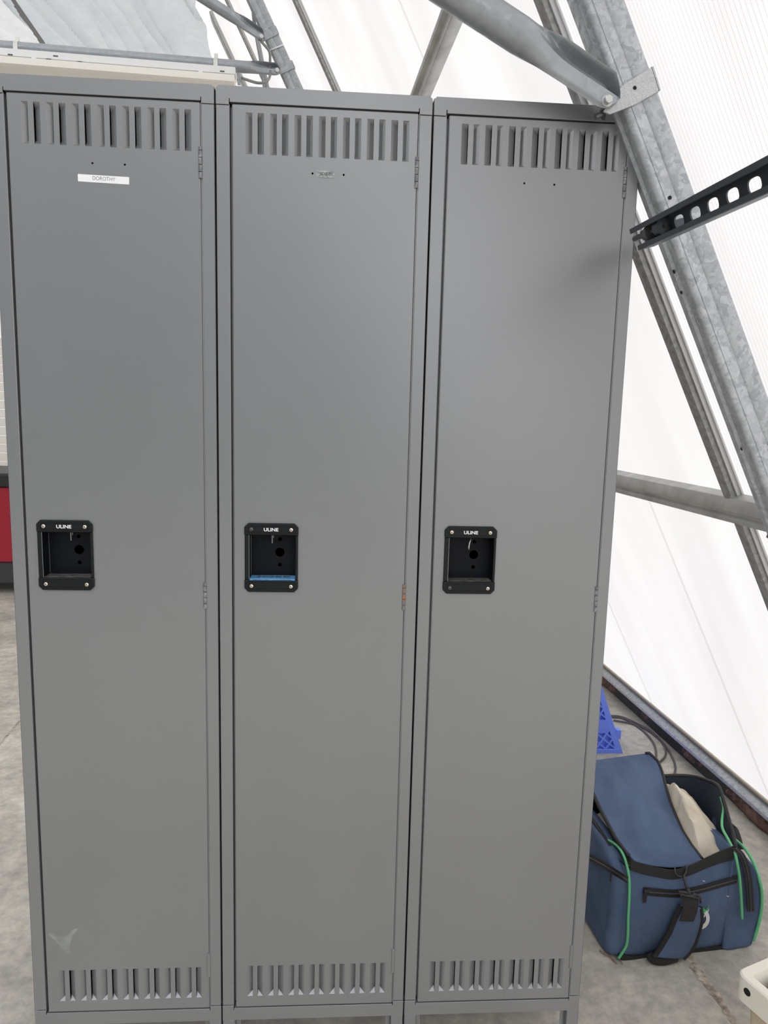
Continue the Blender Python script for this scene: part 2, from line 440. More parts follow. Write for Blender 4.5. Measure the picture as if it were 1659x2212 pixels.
flat('wall_left', [ab(A0, LB, ZK), ab(A1, LB, ZK), ab(A1, LF, 0), ab(A0, LF, 0)], M['lining'], A, -LU2, 'far wall with lining added to dim the left')
b_ = MB(); b_.add([ab(A1, 2.22, 0), ab(A1, LF, 0), ab(A1, LB, ZK), ab(A1, RB, RZ), ab(A1, KB, ZK)], [(0, 1, 2, 3, 4)])
o = b_.build('wall_back', M['poly']); basis(o, ab(A1, 0, 0), B, Vector((0, 0, 1))); struct(o, 'white translucent gable wall', 'wall')

b_ = MB(); b_.add([ab(A0, 2.22, 0), ab(A0, LF, 0), ab(A0, LB, ZK), ab(A0, RB, RZ), ab(A0, KB, ZK)], [(0, 1, 2, 3, 4)])
o = b_.build('wall_front', M['lining']); basis(o, ab(A0, 0, 0), B, Vector((0, 0, 1))); struct(o, 'unseen gable wall added to dim the open end behind the camera', 'wall')  # gable added to shut off the bright sky behind the camera

# panel seams (faint joints between sheets)
for i, (aa, z0, z1) in enumerate(((1.56, .12, 1.2), (1.06, 2.5, 4.6), (-1.12, .12, 4.6), (0.72, .13, 1.2), (3.35, 2.6, 4.8))):
    b_ = MB(); b_.hexa([wp(aa - .0035, z0, .001), wp(aa + .0035, z0, .001), wp(aa + .0035, z0, .004), wp(aa - .0035, z0, .004),
                        wp(aa - .0035, z1, .001), wp(aa + .0035, z1, .001), wp(aa + .0035, z1, .004), wp(aa - .0035, z1, .004)])
    struct(b_.build('trim_%d' % (i + 3), M['seam']), 'thin pale joint line between plastic sheets', 'trim')

# base channel, cream gasket, foam below
def wall_bar(prof, a0, a1, z):
    """profile in (height z, inward o) swept along A"""
    return MB().loft([[wp(aa, z + p[0], p[1]) for p in prof] for aa in (a0, a1)])
bb = MB()
def hz(a, b, z): return ab(a, b, z)
def ground_bar(prof, a0, a1, m, name, label, bevel=0.002):
    q = MB().loft([[hz(aa, p[0], p[1]) for p in prof] for aa in (a0, a1)])
    return struct(q.build(name, m, bevel=bevel), label, 'trim')
ground_bar([(2.139, .068), (2.142, .079), (2.160, .092), (2.172, .100), (2.27, .108), (2.27, .060), (2.16, .060)], -3.5, 12, M['galv'], 'trim_1', 'galvanized channel along the foot of the translucent wall')
ground_bar([(2.158, .110), (2.19, .110), (2.19, .124), (2.157, .120)], -3.5, 12, M['gasket'], 'trim_2', 'cream gasket strip above the base channel')
# sill coloured dark to stand in for shade in the gap, and crumbling foam
q = MB()
def foam(s, t):
    aa = -1.0 + 4.5 * s
    ang = t * PI
    r = max(0.0, -0.002 + 0.060 * noise.noise(Vector((aa * 3.1, 0, 7))) + 0.018 * noise.noise(Vector((aa * 18, t * 3, 2))) + 0.012 * noise.noise(Vector((aa * 60, t * 7, 5))))
    return ab(aa, 2.172 - math.sin(ang) * r * 1.0, 0.004 + 0.028 + math.cos(ang) * 0.03 + 0.004 * noise.noise(Vector((aa * 40, t * 5, 1))))
q.grid(foam, 420, 8)
tag(q.build('foam_strip', M['foam'], smooth=True), 'crumbling reddish foam packed under the base channel on the floor', 'insulation')
struct(MB().box(0, 0, 0, 1, 1, 1).build('trim_9', M['darkgrey']), 'sill behind the foam, coloured dark for the shadowed gap', 'trim')
o = bpy.data.objects['trim_9']; o.data.clear_geometry(); q = MB().loft([[hz(aa, *p) for p in ((2.17, 0.0), (2.3, 0), (2.3, .054), (2.17, .054))] for aa in (-3.5, 12)])
o.data.from_pydata([tuple(v) for v in q.v], [], q.f); o.data.update()

# floor joint fillers
def joint(name, pts, wd, label):
    q = MB(); n_ = 90
    P = [Vector(p) for p in pts]
    def at_(t):
        k = t * (len(P) - 1); i = min(int(k), len(P) - 2); return P[i].lerp(P[i + 1], k - i)
    L = []
    for i in range(n_ + 1):
        t = i / n_; c = at_(t); d = (at_(min(1, t + .01)) - at_(max(0, t - .01))).normalized(); s_ = Vector((d.y, -d.x, 0))
        w1 = wd * (0.5 + 0.9 * abs(noise.noise(Vector((t * 14, 0.3, 1)))) + 0.4 * noise.noise(Vector((t * 45, 1, 3))))
        w2 = wd * (0.5 + 0.9 * abs(noise.noise(Vector((t * 14, 5.3, 1)))) + 0.4 * noise.noise(Vector((t * 45, 4, 3))))
        L.append((c - s_ * max(w1, wd * .15) + Vector((0, 0, .0012)), c + Vector((0, 0, .0022)), c + s_ * max(w2, wd * .15) + Vector((0, 0, .0012))))
    for i in range(n_):
        for k in (0, 1): q.add([L[i][k], L[i][k + 1], L[i + 1][k + 1], L[i + 1][k]], [(0, 1, 2, 3)])
    return struct(q.build(name, M['joint'], smooth=True), label, 'trim')
joint('trim_10', [onz(1470, 2045), onz(1500, 2085), onz(1522, 2118), onz(1550, 2155), onz(1590, 2215), onz(1640, 2290), onz(1760, 2470)], .015, 'chipped brown floor joint beside the bag')
joint('trim_11', [onz(-700, 2500), onz(-120, 1745), onz(0, 1607), onz(40, 1560), onz(130, 1462), onz(230, 1352), onz(330, 1240)], .006, 'thin floor joint left of the lockers')

# ------------------------------------------------------------------ lockers
W = 0.3824
def rect(q, x0, x1, z0, z1, y=0.0):
    q.add([(x0, y, z0), (x1, y, z0), (x1, y, z1), (x0, y, z1)], [(0, 1, 2, 3)])
def rect_hole(q, x0, x1, z0, z1, cx, cz, r, y=0.0, k=16, deep=0.004):
    """rectangle with a round hole and a short rim going inwards"""
    per = []
    c = []
    for i in range(k):
        a = 2 * PI * i / k + PI / k * 0
        c.append((cx + r * math.cos(a), cz + r * math.sin(a)))
        dx, dz = math.cos(a), math.sin(a)
        tt = []
        if dx > 1e-9: tt.append((x1 - cx) / dx)
        if dx < -1e-9: tt.append((x0 - cx) / dx)
        if dz > 1e-9: tt.append((z1 - cz) / dz)
        if dz < -1e-9: tt.append((z0 - cz) / dz)
        t_ = min(tt); per.append((cx + dx * t_, cz + dz * t_))
    corners = [(x1, z1), (x0, z1), (x0, z0), (x1, z0)]
    for i in range(k):
        j = (i + 1) % k
        p, p2 = per[i], per[j]
        extra = [cc for cc in corners if (abs(cc[0] - p[0]) < 1e-7 or abs(cc[1] - p[1]) < 1e-7) and (abs(cc[0] - p2[0]) < 1e-7 or abs(cc[1] - p2[1]) < 1e-7)
                 and not (abs(p[0] - p2[0]) < 1e-7 or abs(p[1] - p2[1]) < 1e-7)]
        poly = [c[i], p] + extra + [p2, c[j]]
        q.add([(a_, y, b2) for a_, b2 in poly], [tuple(range(len(poly)))])
        q.add([(c[i][0], y, c[i][1]), (c[j][0], y, c[j][1]), (c[j][0], y + deep, c[j][1]), (c[i][0], y + deep, c[i][1])], [(0, 1, 2, 3)])
DL, DR, DB, DT = 0.0305, W - 0.0268, 0.1840, 1.9502
DEPTH = 0.0085
def louver_band(q, z0, z1, x0=DL, x1=DR):
    xs = 0.0525; first = x0
    for i in range(7):
        a = xs + 0.0427 * i; b2 = a + 0.0117; c = b2 + 0.0096; d = c + 0.0110
        rect(q, first, a, z0, z1)
        rect(q, b2, c, z0, z1)
        q.box(b2, 0.0, z0, b2 + .0001, .0012, z1); q.box(c - .0001, 0.0, z0, c, .0012, z1)
        e_ = 0.0085
        # left ramp sinks rightwards, with rounded mid line
        for (p_, q_, yp, yq) in ((a, b2, 0, DEPTH),):
            zt0, zt1 = z1 - e_ * yp / DEPTH, z1 - e_ * yq / DEPTH
            zb0, zb1 = z0 + e_ * yp / DEPTH, z0 + e_ * yq / DEPTH
            q.add([(p_, yp, zb0), (q_, yq, zb1), (q_, yq, zt1), (p_, yp, zt0)], [(0, 1, 2, 3)])
            q.add([(p_, yp, zt0), (q_, yq, zt1), (q_, 0, z1), (p_, 0, z1)], [(0, 1, 2, 3)])
            q.add([(p_, yp, zb0), (q_, yq, zb1), (q_, 0, z0), (p_, 0, z0)], [(0, 1, 2, 3)])
        for (p_, q_, yp, yq) in ((c, d, DEPTH, 0),):
            zt0, zt1 = z1 - e_ * yp / DEPTH, z1 - e_ * yq / DEPTH
            zb0, zb1 = z0 + e_ * yp / DEPTH, z0 + e_ * yq / DEPTH
            q.add([(p_, yp, zb0), (q_, yq, zb1), (q_, yq, zt1), (p_, yp, zt0)], [(0, 1, 2, 3)])
            q.add([(p_, yp, zt0), (q_, yq, zt1), (q_, 0, z1), (p_, 0, z1)], [(0, 1, 2, 3)])
            q.add([(p_, yp, zb0), (q_, yq, zb1), (q_, 0, z0), (p_, 0, z0)], [(0, 1, 2, 3)])
        first = d
    rect(q, first, x1, z0, z1)
LX0, LX1, LZ0, LZ1 = 0.0490, 0.1510, 1.0780, 1.2115      # latch plate
OX0, OX1, OZ0, OZ1 = 0.0575, 0.1455, 1.1025, 1.1885      # opening

def make_locker(i, label):
    x = i * W
    root = empty('locker', (x, 0, 0))
    tag(root, label, 'locker', 'grey steel lockers bolted in a row')
    # carcass
    q = MB(); g = .0014; D = .457
    q.box(g, .016, .1524, g + .001, D, 1.979); q.box(W - g - .001, .016, .1524, W - g, D, 1.979)
    q.box(g, D - .001, .1524, W - g, D, 1.979); q.box(g, .004, 1.9765, W - g, D, 1.9795)
    q.box(g, .004, .1524, W - g, D, .156); q.box(g + .01, .02, 1.66, W - .012, D, 1.662)
    q.build('body', M['paint'], root)
    # face frame: stiles and rails, folded returns
    q = MB()
    q.box(g, 0, .1880, .0246, .002, 1.9490); q.box(.0232, 0.0, .1836, .0250, .020, 1.951)
    q.box(g, 0, .1880, g + .0016, .020, 1.9490)
    q.box(W - .0232, 0, .1880, W - g, .002, 1.9490); q.box(W - .0250, 0.0, .1836, W - .0232, .020, 1.951)
    q.box(W - g - .0016, 0, .1880, W - g, .020, 1.9490)
    q.box(.0250, .0135, .186, .0330, .0150, 1.951); q.box(W - .032, .0135, .186, W - .0250, .0150, 1.951)
    q.build('side_frame', M['paint'], root, bevel=.0016, seg=2)
    for (za, zb, zj, top) in ((1.9540, 1.9810, 1.9498, True), (.1524, .1808, .1868, False)):
        q = MB()
        if top:
            c_ = .0055
            poly = [(g, zj), (.0240, zj), (.0240, zj + .0100), (.0252, zj + .0100), (.0252, za), (W - .0252, za), (W - .0252, zj + .0100), (W - .0240, zj + .0100), (W - .0240, zj), (W - g, zj), (W - g, zb - c_), (W - g - c_ * .8, zb), (g + c_ * .8, zb), (g, zb - c_)]
        else:
            poly = [(g, za), (W - g, za), (W - g, zj), (W - .0240, zj), (W - .0240, zj - .0100), (W - .0252, zj - .0100), (W - .0252, zb), (.0252, zb), (.0252, zj - .0100), (.0240, zj - .0100), (.0240, zj), (g, zj)]
        q.prism([(a_, -.0006, b2) for a_, b2 in poly], (0, .0022, 0))
        q.box(.0252, 0.0, za if top else zb - .0016, W - .0252, .020, za + .0016 if top else zb)
        if top: q.box(g + .004, .0, zb - .0012, W - g - .004, .05, zb)
        q.build('top_rail' if top else 'bottom_rail', M['paint'], root, bevel=.0009, seg=2)
    # door skin
    q = MB()
    bands = [(DB, .2080, 'p'), (.2080, .2780, 'l'), (.2780, LZ0 + .004, 'p'), (LZ0 + .004, LZ1 - .004, 'o'), (LZ1 - .004, 1.8370, 'p'), (1.8370, 1.8486, 'h'), (1.8486, 1.8700, 'p'), (1.8700, 1.9385, 'l'), (1.9385, DT, 'p')]
    for z0, z1, kd in bands:
        if kd == 'p': rect(q, DL, DR, z0, z1)
        elif kd == 'l': louver_band(q, z0, z1)
        elif kd == 'o': rect(q, DL, LX0 + .004, z0, z1); rect(q, LX1 - .004, DR, z0, z1)
        else:
            rect(q, DL, .1646, z0, z1); rect_hole(q, .1646, .1762, z0, z1, .1704, 1.8427, .0019)
            rect(q, .1762, .2199, z0, z1); rect_hole(q, .2199, .2315, z0, z1, .2257, 1.8427, .0019); rect(q, .2315, DR, z0, z1)
    r_ = .0018
    for zz, z2 in ((DB, DT),):
        q.add([(DL, 0, zz), (DL, 0, z2), (DL - r_, r_, z2), (DL - r_, r_, zz)], [(0, 1, 2, 3)])
        q.add([(DL - r_, r_, zz), (DL - r_, r_, z2), (DL - r_, .013, z2), (DL - r_, .013, zz)], [(0, 1, 2, 3)])
        q.add([(DR, 0, zz), (DR, 0, z2), (DR + r_, r_, z2), (DR + r_, r_, zz)], [(0, 1, 2, 3)])
        q.add([(DR + r_, r_, zz), (DR + r_, r_, z2), (DR + r_, .013, z2), (DR + r_, .013, zz)], [(0, 1, 2, 3)])
    for zz, s_ in ((DB, -1), (DT, 1)):
        q.add([(DL, 0, zz), (DR, 0, zz), (DR, r_, zz + s_ * r_), (DL, r_, zz + s_ * r_)], [(0, 1, 2, 3)])
        q.add([(DL, r_, zz + s_ * r_), (DR, r_, zz + s_ * r_), (DR, .013, zz + s_ * r_), (DL, .013, zz + s_ * r_)], [(0, 1, 2, 3)])
    door = q.build('door', M['paint'], root, merge=True)
    # hinges
    for k, (z0, z1) in enumerate(((1.8250, 1.8790), (1.0430, 1.0952), (.2555, .3100))):
        q = MB(); nseg = 5 if k < 2 else 1; h = (z1 - z0) / nseg; hw = [.65, 1.1, 1.1, 1.1, 1.05] if nseg == 5 else [1]
        tot = sum(hw); zc = z0
        for s_ in reversed(hw) if nseg == 5 else hw:
            hh = (z1 - z0) * s_ / tot
            q.tube([(W - .0262, .0006, zc + .0003), (W - .0262, .0006, zc + .0007), (W - .0262, .0006, zc + hh - .0007), (W - .0262, .0006, zc + hh - .0003)], [.0031, .0037, .0037, .0031], 14)
            zc += hh
        q.box(W - .0335, .0008, z0 + .002, W - .0262, .0028, z1 - .002)
        hg = q.build('hinge', M['hinge_rust'] if (i == 1 and k == 1) else (M['hinge'] if k < 2 else M['paint']), root, smooth='auto')
        if i == 1 and k == 1: hg['label'] = 'rusty middle hinge'
    # recessed latch
    q = MB()
    c_ = .0075
    out_ = [(LX0 + c_, LZ0), (LX1 - c_, LZ0), (LX1, LZ0 + c_), (LX1, LZ1 - c_), (LX1 - c_, LZ1), (LX0 + c_, LZ1), (LX0, LZ1 - c_), (LX0, LZ0 + c_)]
    # bottom piece, top piece, two side bars
    y0 = -.0046
    q.prism([(LX0 + c_, y0, LZ0), (LX1 - c_, y0, LZ0), (LX1, y0, LZ0 + c_), (LX1, y0, OZ0 - .0005), (LX0, y0, OZ0 - .0005), (LX0, y0, LZ0 + c_)], (0, .0056, 0))
    q.prism([(LX0, y0, OZ1 + .0005), (LX1, y0, OZ1 + .0005), (LX1, y0, LZ1 - c_), (LX1 - c_, y0, LZ1), (LX0 + c_, y0, LZ1), (LX0, y0, LZ1 - c_)], (0, .0056, 0))
    q.box(LX0 + .0006, -.0036, OZ0, OX0, .003, OZ1); q.box(OX1, -.0036, OZ0, LX1 - .0006, .003, OZ1)
    hous = q.build('latch_plate', M['black'], root, bevel=.0012, seg=2)
    for z0, z1 in ((LZ0 + .0062, OZ0 - .0040), (OZ1 + .0042, LZ1 - .0052)):
        q = MB(); xa, xb, ya, yb = LX0 + .0075, LX1 - .0065, y0 - .0007, y0 + .0004; w_ = .0008
        lo = [[(xa, y, z0), (xb, y, z0), (xb, y, z1), (xa, y, z1)] for y in (yb, ya)] + [[(xa + w_, y, z0 + w_), (xb - w_, y, z0 + w_), (xb - w_, y, z1 - w_), (xa + w_, y, z1 - w_)] for y in (ya, yb)]
        q.loft([[Vector(p_) for p_ in r_] for r_ in lo], True, False, True)
        q.build('raised_border', M['black'], hous)
    # cup behind the opening
    q = MB(); cd_ = .030
    q.add([(OX0, -.003, OZ0), (OX0, cd_, OZ0), (OX0, cd_, OZ1), (OX0, -.003, OZ1)], [(0, 1, 2, 3)])
    q.add([(OX1, -.003, OZ0), (OX1, cd_, OZ0), (OX1, cd_, OZ1), (OX1, -.003, OZ1)], [(0, 1, 2, 3)])
    q.add([(OX0, -.003, OZ1), (OX1, -.003, OZ1), (OX1, cd_, OZ1), (OX0, cd_, OZ1)], [(0, 1, 2, 3)])
    q.cur = 1
    q.add([(OX0, -.003, OZ0), (OX1, -.003, OZ0), (OX1, cd_, OZ0), (OX0, cd_, OZ0)], [(0, 1, 2, 3)])
    q.cur = 0
    hx = .1135
    rect(q, OX0, hx - .014, OZ0, OZ1, cd_); rect(q, hx + .014, OX1, OZ0, OZ1, cd_)
    rect(q, hx - .014, hx + .014, OZ0, 1.1180, cd_); rect_hole(q, hx - .014, hx + .014, 1.1180, 1.1310, hx, 1.1245, .0038, cd_, 18, .002)
    rect_hole(q, hx - .014, hx + .014, 1.1310, 1.1670, hx, 1.1495, .0090, cd_, 28, .002)
    rect_hole(q, hx - .014, hx + .014, 1.1670, 1.1820, hx, 1.1755, .0038, cd_, 18, .002); rect(q, hx - .014, hx + .014, 1.1820, OZ1, cd_)
    q.build('latch_recess', [M['blackcup'], M['dust']], hous)
    q = MB(); q.box(OX0 + .0002, -.0030, OZ0, OX0 + .0009, -.0022, OZ1); q.box(OX0 + .0002, cd_ - .0012, OZ0 + .002, OX0 + .0007, cd_ - .0004, OZ1 - .001)
    q.build('worn_edge', M['edge_wear'], hous)['label'] = 'bare metal edge'
    # lever
    q = MB(); xl = (.1015, .0985, .1010)[i]
    if i < 2:
        q.box(xl, .020, 1.1690, xl + .0018, .0215, OZ1); q.box(xl + .0030, .022, 1.1790, xl + .0040, .0230, OZ1)
        q.build('latch_lever', M['edge_wear'], hous)
    else:
        q.tube([(xl + .002, .014, OZ1), (xl + .0020, .012, 1.183), (xl - .0008, .010, 1.176), (xl - .0020, .009, 1.169), (xl - .0012, .009, 1.163)], [.0010, .0010, .0013, .0016, .0007], 8)
        q.build('latch_lever', M['bolt'], hous, smooth=True)
    dark = {(1, 0): 1, (2, 2): 1}
    for k, (sx_, sz_) in enumerate(((.0625, 1.2000), (.1375, 1.1998), (.0626, 1.0898), (.1376, 1.0894))):
        q = MB(); q.tube([(sx_, y0 + .001, sz_), (sx_, y0 - .0006, sz_), (sx_, y0 - .0014, sz_)], [.0034, .0034, .0020], 14)
        q.cur = 1; q.disc((sx_, y0 - .00145, sz_), (0, -1, 0), .0011, 8)
        dk = dark.get((i, k)); q.build('screw', [M['screw_dark'] if dk else M['screw'], M['black']], hous, smooth='auto')
    text_obj('lettering', 'ULINE', .0066, .0275, M['white'], hous, Matrix.Translation((.0996, y0 - .0004, 1.1998)) @ FRONT, bold=.00022)
    # legs: front pair and rear pair, folded angles
    for (lx, s_) in ((g, 1), (W - g, -1)):
        for ly, sy in ((0, 1), (D, -1)):
            q = MB(); q.box(min(lx, lx + s_ * .026), min(ly, ly + sy * .0016), 0, max(lx, lx + s_ * .026), max(ly, ly + sy * .0016), .1524)
            q.box(min(lx, lx + s_ * .0016), min(ly, ly + sy * .04), 0, max(lx, lx + s_ * .0016), max(ly, ly + sy * .04), .1524)
            if ly == 0: q.box(min(lx + s_ * .0245, lx + s_ * .026), 0, 0, max(lx + s_ * .0245, lx + s_ * .026), .014, .1524); q.box(min(lx + s_ * .026, lx + s_ * .036), .0125, 0, max(lx + s_ * .026, lx + s_ * .036), .014, .1524)
            q.build('leg', M['paint'], root, bevel=.0006, seg=1)
    # scratches on the lower rail
    return root
lk = [make_locker(0, 'grey steel locker with the white DOROTHY label, leftmost of the row'),
      make_locker(1, 'middle grey steel locker with worn JOSE label and blue tape in its latch'),
      make_locker(2, 'grey steel locker without a name label, beside the leaning translucent wall')]
# name labels
q = MB(); q.prism([(.1449, -.0004, 1.8115), (.2325, -.0004, 1.8098), (.2328, -.0004, 1.8222), (.1449, -.0004, 1.8237)], (0, .0003, 0))
nl = q.build('name_label', M['label'], lk[0]); nl['label'] = 'white paper name label'
text_obj('lettering', 'DOROTHY', .0063, .0388, M['ink'], nl, Matrix.Translation((.1895, -.0005, 1.8176)) @ Matrix.Rotation(.018, 4, 'Y') @ FRONT, bold=-.0001)
q = MB(); q.box(.1762, -.0006, 1.8360, .2093, -.0002, 1.8482)
nl = q.build('name_label', M['patch'], lk[1]); nl['label'] = 'worn half-peeled name label'
text_obj('lettering', 'JOSE', .0068, .0212, M['ink'], nl, Matrix.Translation((.1925, -.0008, 1.8420)) @ FRONT, bold=.00008)
# blue tape in the latch of the middle locker
q = MB(); q.grid(lambda s, t: Vector((OX0 + .0015 + s * (.0865), -.0045 + t * .034, OZ0 + .0008 - (.0022 if t < .08 else 0) + .0004 * noise.noise(Vector((s * 12, t * 3, 0))))), 24, 10)
tp = q.build('masking_tape', M['tape'], lk[1], solid=.0003); tp['label'] = 'blue tape with handwritten name'
text_obj('lettering', 'JOSE', .0150, .066, M['ink'], tp, Matrix.Translation((.1020, .012, OZ0 + .0022)), bold=.0003)
# rubbed patch near the foot of the left door
q = MB(); pts = [(.036, .366), (.045, .371), (.060, .360), (.073, .366), (.084, .376), (.098, .380), (.083, .361), (.078, .345), (.076, .330), (.082, .325), (.069, .322), (.060, .338), (.048, .352)]
q.add([(a_, -.0002, b2 - .006) for a_, b2 in pts], [tuple(range(len(pts)))])
q.build('rub_mark', M['rub'], lk[0])['label'] = 'pale rubbed patch on the paint'
for root, segs in ((lk[1], [((.0125, .1830), (.0185, .1735)), ((.300, .1690), (.318, .1712)), ((.170, .1600), (.173, .1580))]), (lk[2], [((.2130, .2080), (.2160, .1860)), ((.2155, .1775), (.2185, .1580))])):
    for (xa, za), (xb, zb) in segs:
        q = MB(); q.add([(xa, -.0009, za), (xa + .0006, -.0009, za), (xb + .0006, -.0009, zb), (xb, -.0009, zb)], [(0, 1, 2, 3)])
        q.build('scratch', M['edge_wear'], root)['label'] = 'thin pale scratch'

# ------------------------------------------------------------------ roof trusses and bars of the leaning wall
def leg_profile(a0, a1, o0, o1):
    """rounded tube with a groove on the inner face and a seam on the near face, in (a, o)"""
    r = .009; P = []
    def arc(ca, co, s0, s1, k=4):
        for i in range(k + 1):
            t = s0 + (s1 - s0) * i / k; P.append((ca + r * math.cos(t), co + r * math.sin(t)))
    w = a1 - a0; h = o1 - o0
    # near face a0 from o0 up to o1
    arc(a0 + r, o0 + r, 1.5 * PI, PI)
    P.extend([(a0, o0 + h * .46), (a0 + .0022, o0 + h * .50), (a0, o0 + h * .54)])
    P.append((a0, o0 + h * .80)); P.append((a0 + .0012, o0 + h * .815)); P.append((a0, o0 + h * .83))
    arc(a0 + r, o1 - r, PI, .5 * PI)
    P.extend([(a0 + w * .40, o1), (a0 + w * .47, o1 - .005), (a0 + w * .56, o1 - .005), (a0 + w * .63, o1)])
    arc(a1 - r, o1 - r, .5 * PI, 0); arc(a1 - r, o0 + r, 0, -.5 * PI)
    return P
def truss_leg(a0, a1, o0, o1, z0, z1, m, parent):
    P = leg_profile(a0, a1, o0, o1)
    q = MB().loft([[wp(pa, z, po) for pa, po in P] for z in (z0, z1)])
    return local(q.build('rafter_leg', m, smooth='auto'), parent)
def brace(name, p_end, p_far, r, nrm, m, parent, flat_len=.12, taper=.10):
    """round pipe whose end is crimped into an open crescent; nrm faces the viewer side"""
    p_end, p_far = Vector(p_end), Vector(p_far); d = (p_far - p_end).normalized(); n_ = Vector(nrm); n_ = (n_ - d * n_.dot(d)).normalized(); s_ = d.cross(n_)
    if s_.z < 0: s_ = -s_
    k = 64; L = (p_far - p_end).length
    st = [-.015, -.010, 0, .012, flat_len * .5, flat_len * .85, flat_len, flat_len + taper * .2, flat_len + taper * .4, flat_len + taper * .6, flat_len + taper * .8, flat_len + taper, L]
    fl_ = [1, 1, 1, 1, 1, 1, .97, .86, .60, .30, .09, 0, 0]
    lo_ = [.30, .62, .88, 1, 1, 1, 1, 1, 1, 1, 1, 1, 1]; hi_ = [-.10, .20, .62, 1, 1, 1.02, 1.06, 1.10, 1.12, 1.08, 1.02, 1, 1]
    rings = []
    for t, f_, wl, wh in zip(st, fl_, lo_, hi_):
        ring = []
        for q_ in range(k):
            a = 2 * PI * q_ / k; c, sn = math.cos(a), math.sin(a)
            R0 = Vector((r * c, r * sn))            # x along n_ (to the viewer), y along s_ (up)
            th_ = .09 * r
            def sm(x_, a_, b_):
                x_ = max(0, min(1, (x_ - a_) / (b_ - a_))); return x_ * x_ * (3 - 2 * x_)
            sy = math.asin(max(-1, min(1, sn))) / (PI / 2)
            base = r * (.18 - .88 * sm(sy, -.02, .30) + 1.15 * sm(sy, .62, 1.0) - .10 * sm(-sy, .7, 1.0))
            xx = base + (th_ if c >= 0 else -th_) * min(1, abs(c) * 3)
            F = Vector((xx, r * 1.02 * sy))
            P = R0.lerp(F, f_)
            yy = P.y * (wh if P.y > 0 else wl) if wh > 0 or P.y < 0 else abs(P.y) * wh
            ring.append(p_end + d * t + n_ * P.x + s_ * yy)
        rings.append(ring)
    q = MB().loft(rings)
    return local(q.build(name, m, smooth='auto'), parent)

# near truss -----------------------------------------------------------
nt_root = empty('roof_truss', wp(-.08, .15, .09))
tag(nt_root, 'near galvanized steel truss leg with riveted gusset plate, crossing in front of the right locker', 'truss')
truss_leg(-.107, -.050, .050, .121, .14, 4.7, M['galv'], nt_root)
# gusset plate on the near face
nA = A
def on_a(u, v, aa): return hit(u, v, A * aa, A)
ap = -.113
pl = [on_a(*c, ap) for c in ((1408, 144), (1424, 196), (1371, 226), (1318, 247), (1303, 240), (1325, 213), (1333, 197), (1345, 184), (1375, 165))]
q = MB().prism(pl, A * .004)
# wrap along the outer side
c1, c2 = on_a(1408, 144, ap), on_a(1424, 196, ap)
q.prism([c1, c2, c2 - N * -.0, c1], A * .06)
q.hexa([c1, c2, c2 + N * .004, c1 + N * .004, c1 + A * .06, c2 + A * .06, c2 + A * .06 + N * .004, c1 + A * .06 + N * .004])
gp = local(q.build('gusset_plate', M['galv_plate'], bevel=.0008, seg=1), nt_root); gp['label'] = 'speckled galvanized gusset plate'
q = MB().disc(on_a(1371.5, 189.5, ap - .0008), -A, .0032, 14)
local(q.build('bolt_hole', M['black']), nt_root)
pin = on_a(1319, 205, -.118)
far = on_a(1006, 0, -.125) ; far = pin + (far - pin) * 5.0
brace('brace_pipe', pin, far, .0285, -A, M['galv_pipe'], nt_root, .085, .10)
q = MB()
pc = on_a(1314, 215, -.130)
q.tube([pc + A * .03, pc + A * .006, pc + A * .006, pc + A * .004], [.007, .007, .0098, .0098], 20)
k6 = [];
q.tube([pc + A * .004, pc - A * .003, pc - A * .0042], [.0078, .0078, .0068], 6)
bt = local(q.build('bolt', M['bolt'], bevel=.0006, seg=1), nt_root)
q = MB(); tp_ = on_a(1303, 245, -.10); q.tube([tp_, on_a(1286, 252, -.10)], .0048, 12); q.tube([on_a(1318, 240, -.10), on_a(1302, 247, -.10)], .011, 6)
local(q.build('bolt', M['bolt_dark'], smooth='auto'), nt_root)
for (u, v) in ((1369, 345), (1404, 422)):
    pass
for (u, v, rr) in ((1456, 587, .004), (1472, 632, .0035), (1602, 970, .0035), (1447, 427, .0035)):
    ff = N if u != 1447 else A
    P_ = hit(u, v, wp(0, 1, .1215), N) if u != 1447 else on_a(u, v, -.1078)
    q = MB().disc(P_ - (N if u != 1447 else A) * .0005, -(N if u != 1447 else A), rr, 12)
    local(q.build('bolt_hole', M['black']), nt_root)

# slotted dark channel ---------------------------------------------------
ch = empty('slotted_strut', (1.105, -.10, 1.727))
tag(ch, 'dark slotted metal channel with oval holes, reaching towards the viewer from the truss', 'strut channel')
CX, CZ = 1.104, 1.7265; CW = .0395; CD = .024; th = .0025
Y1, Y0 = -.112, -1.20
ang = .03
def chp(y, dx, dz):   # opening faces the camera side (-x), slightly down
    z = CZ + (y + .116) * .042
    c, s_ = math.cos(.30), math.sin(.30)
    return Vector((CX + (y + .116) * .013 + dx * c - dz * s_, y, z + dx * s_ + dz * c))
q = MB()
hp = CW / 2
holes = []
for (u, v) in ((1469, 474), (1506, 457), (1547, 436), (1590, 415), (1637, 392)):
    d = ray(u, v); t_ = (CX + .955 * CD - CAM_LOC.x) / d.x; P_ = CAM_LOC + d * t_; holes.append(P_.y)
dy = (holes[-1] - holes[0]) / 4
ys = [holes[0] + dy * k for k in range(-2, 22)]
ys = [y for y in ys[2:] if y > Y0 + .02]
hl, hh = abs(dy) * .60, .0125
def web_rect(y0, y1, z0, z1):
    for xx in (CD, CD + th): q.add([chp(y0, xx, z0), chp(y1, xx, z0), chp(y1, xx, z1), chp(y0, xx, z1)], [(0, 1, 2, 3)])
edges = Y1
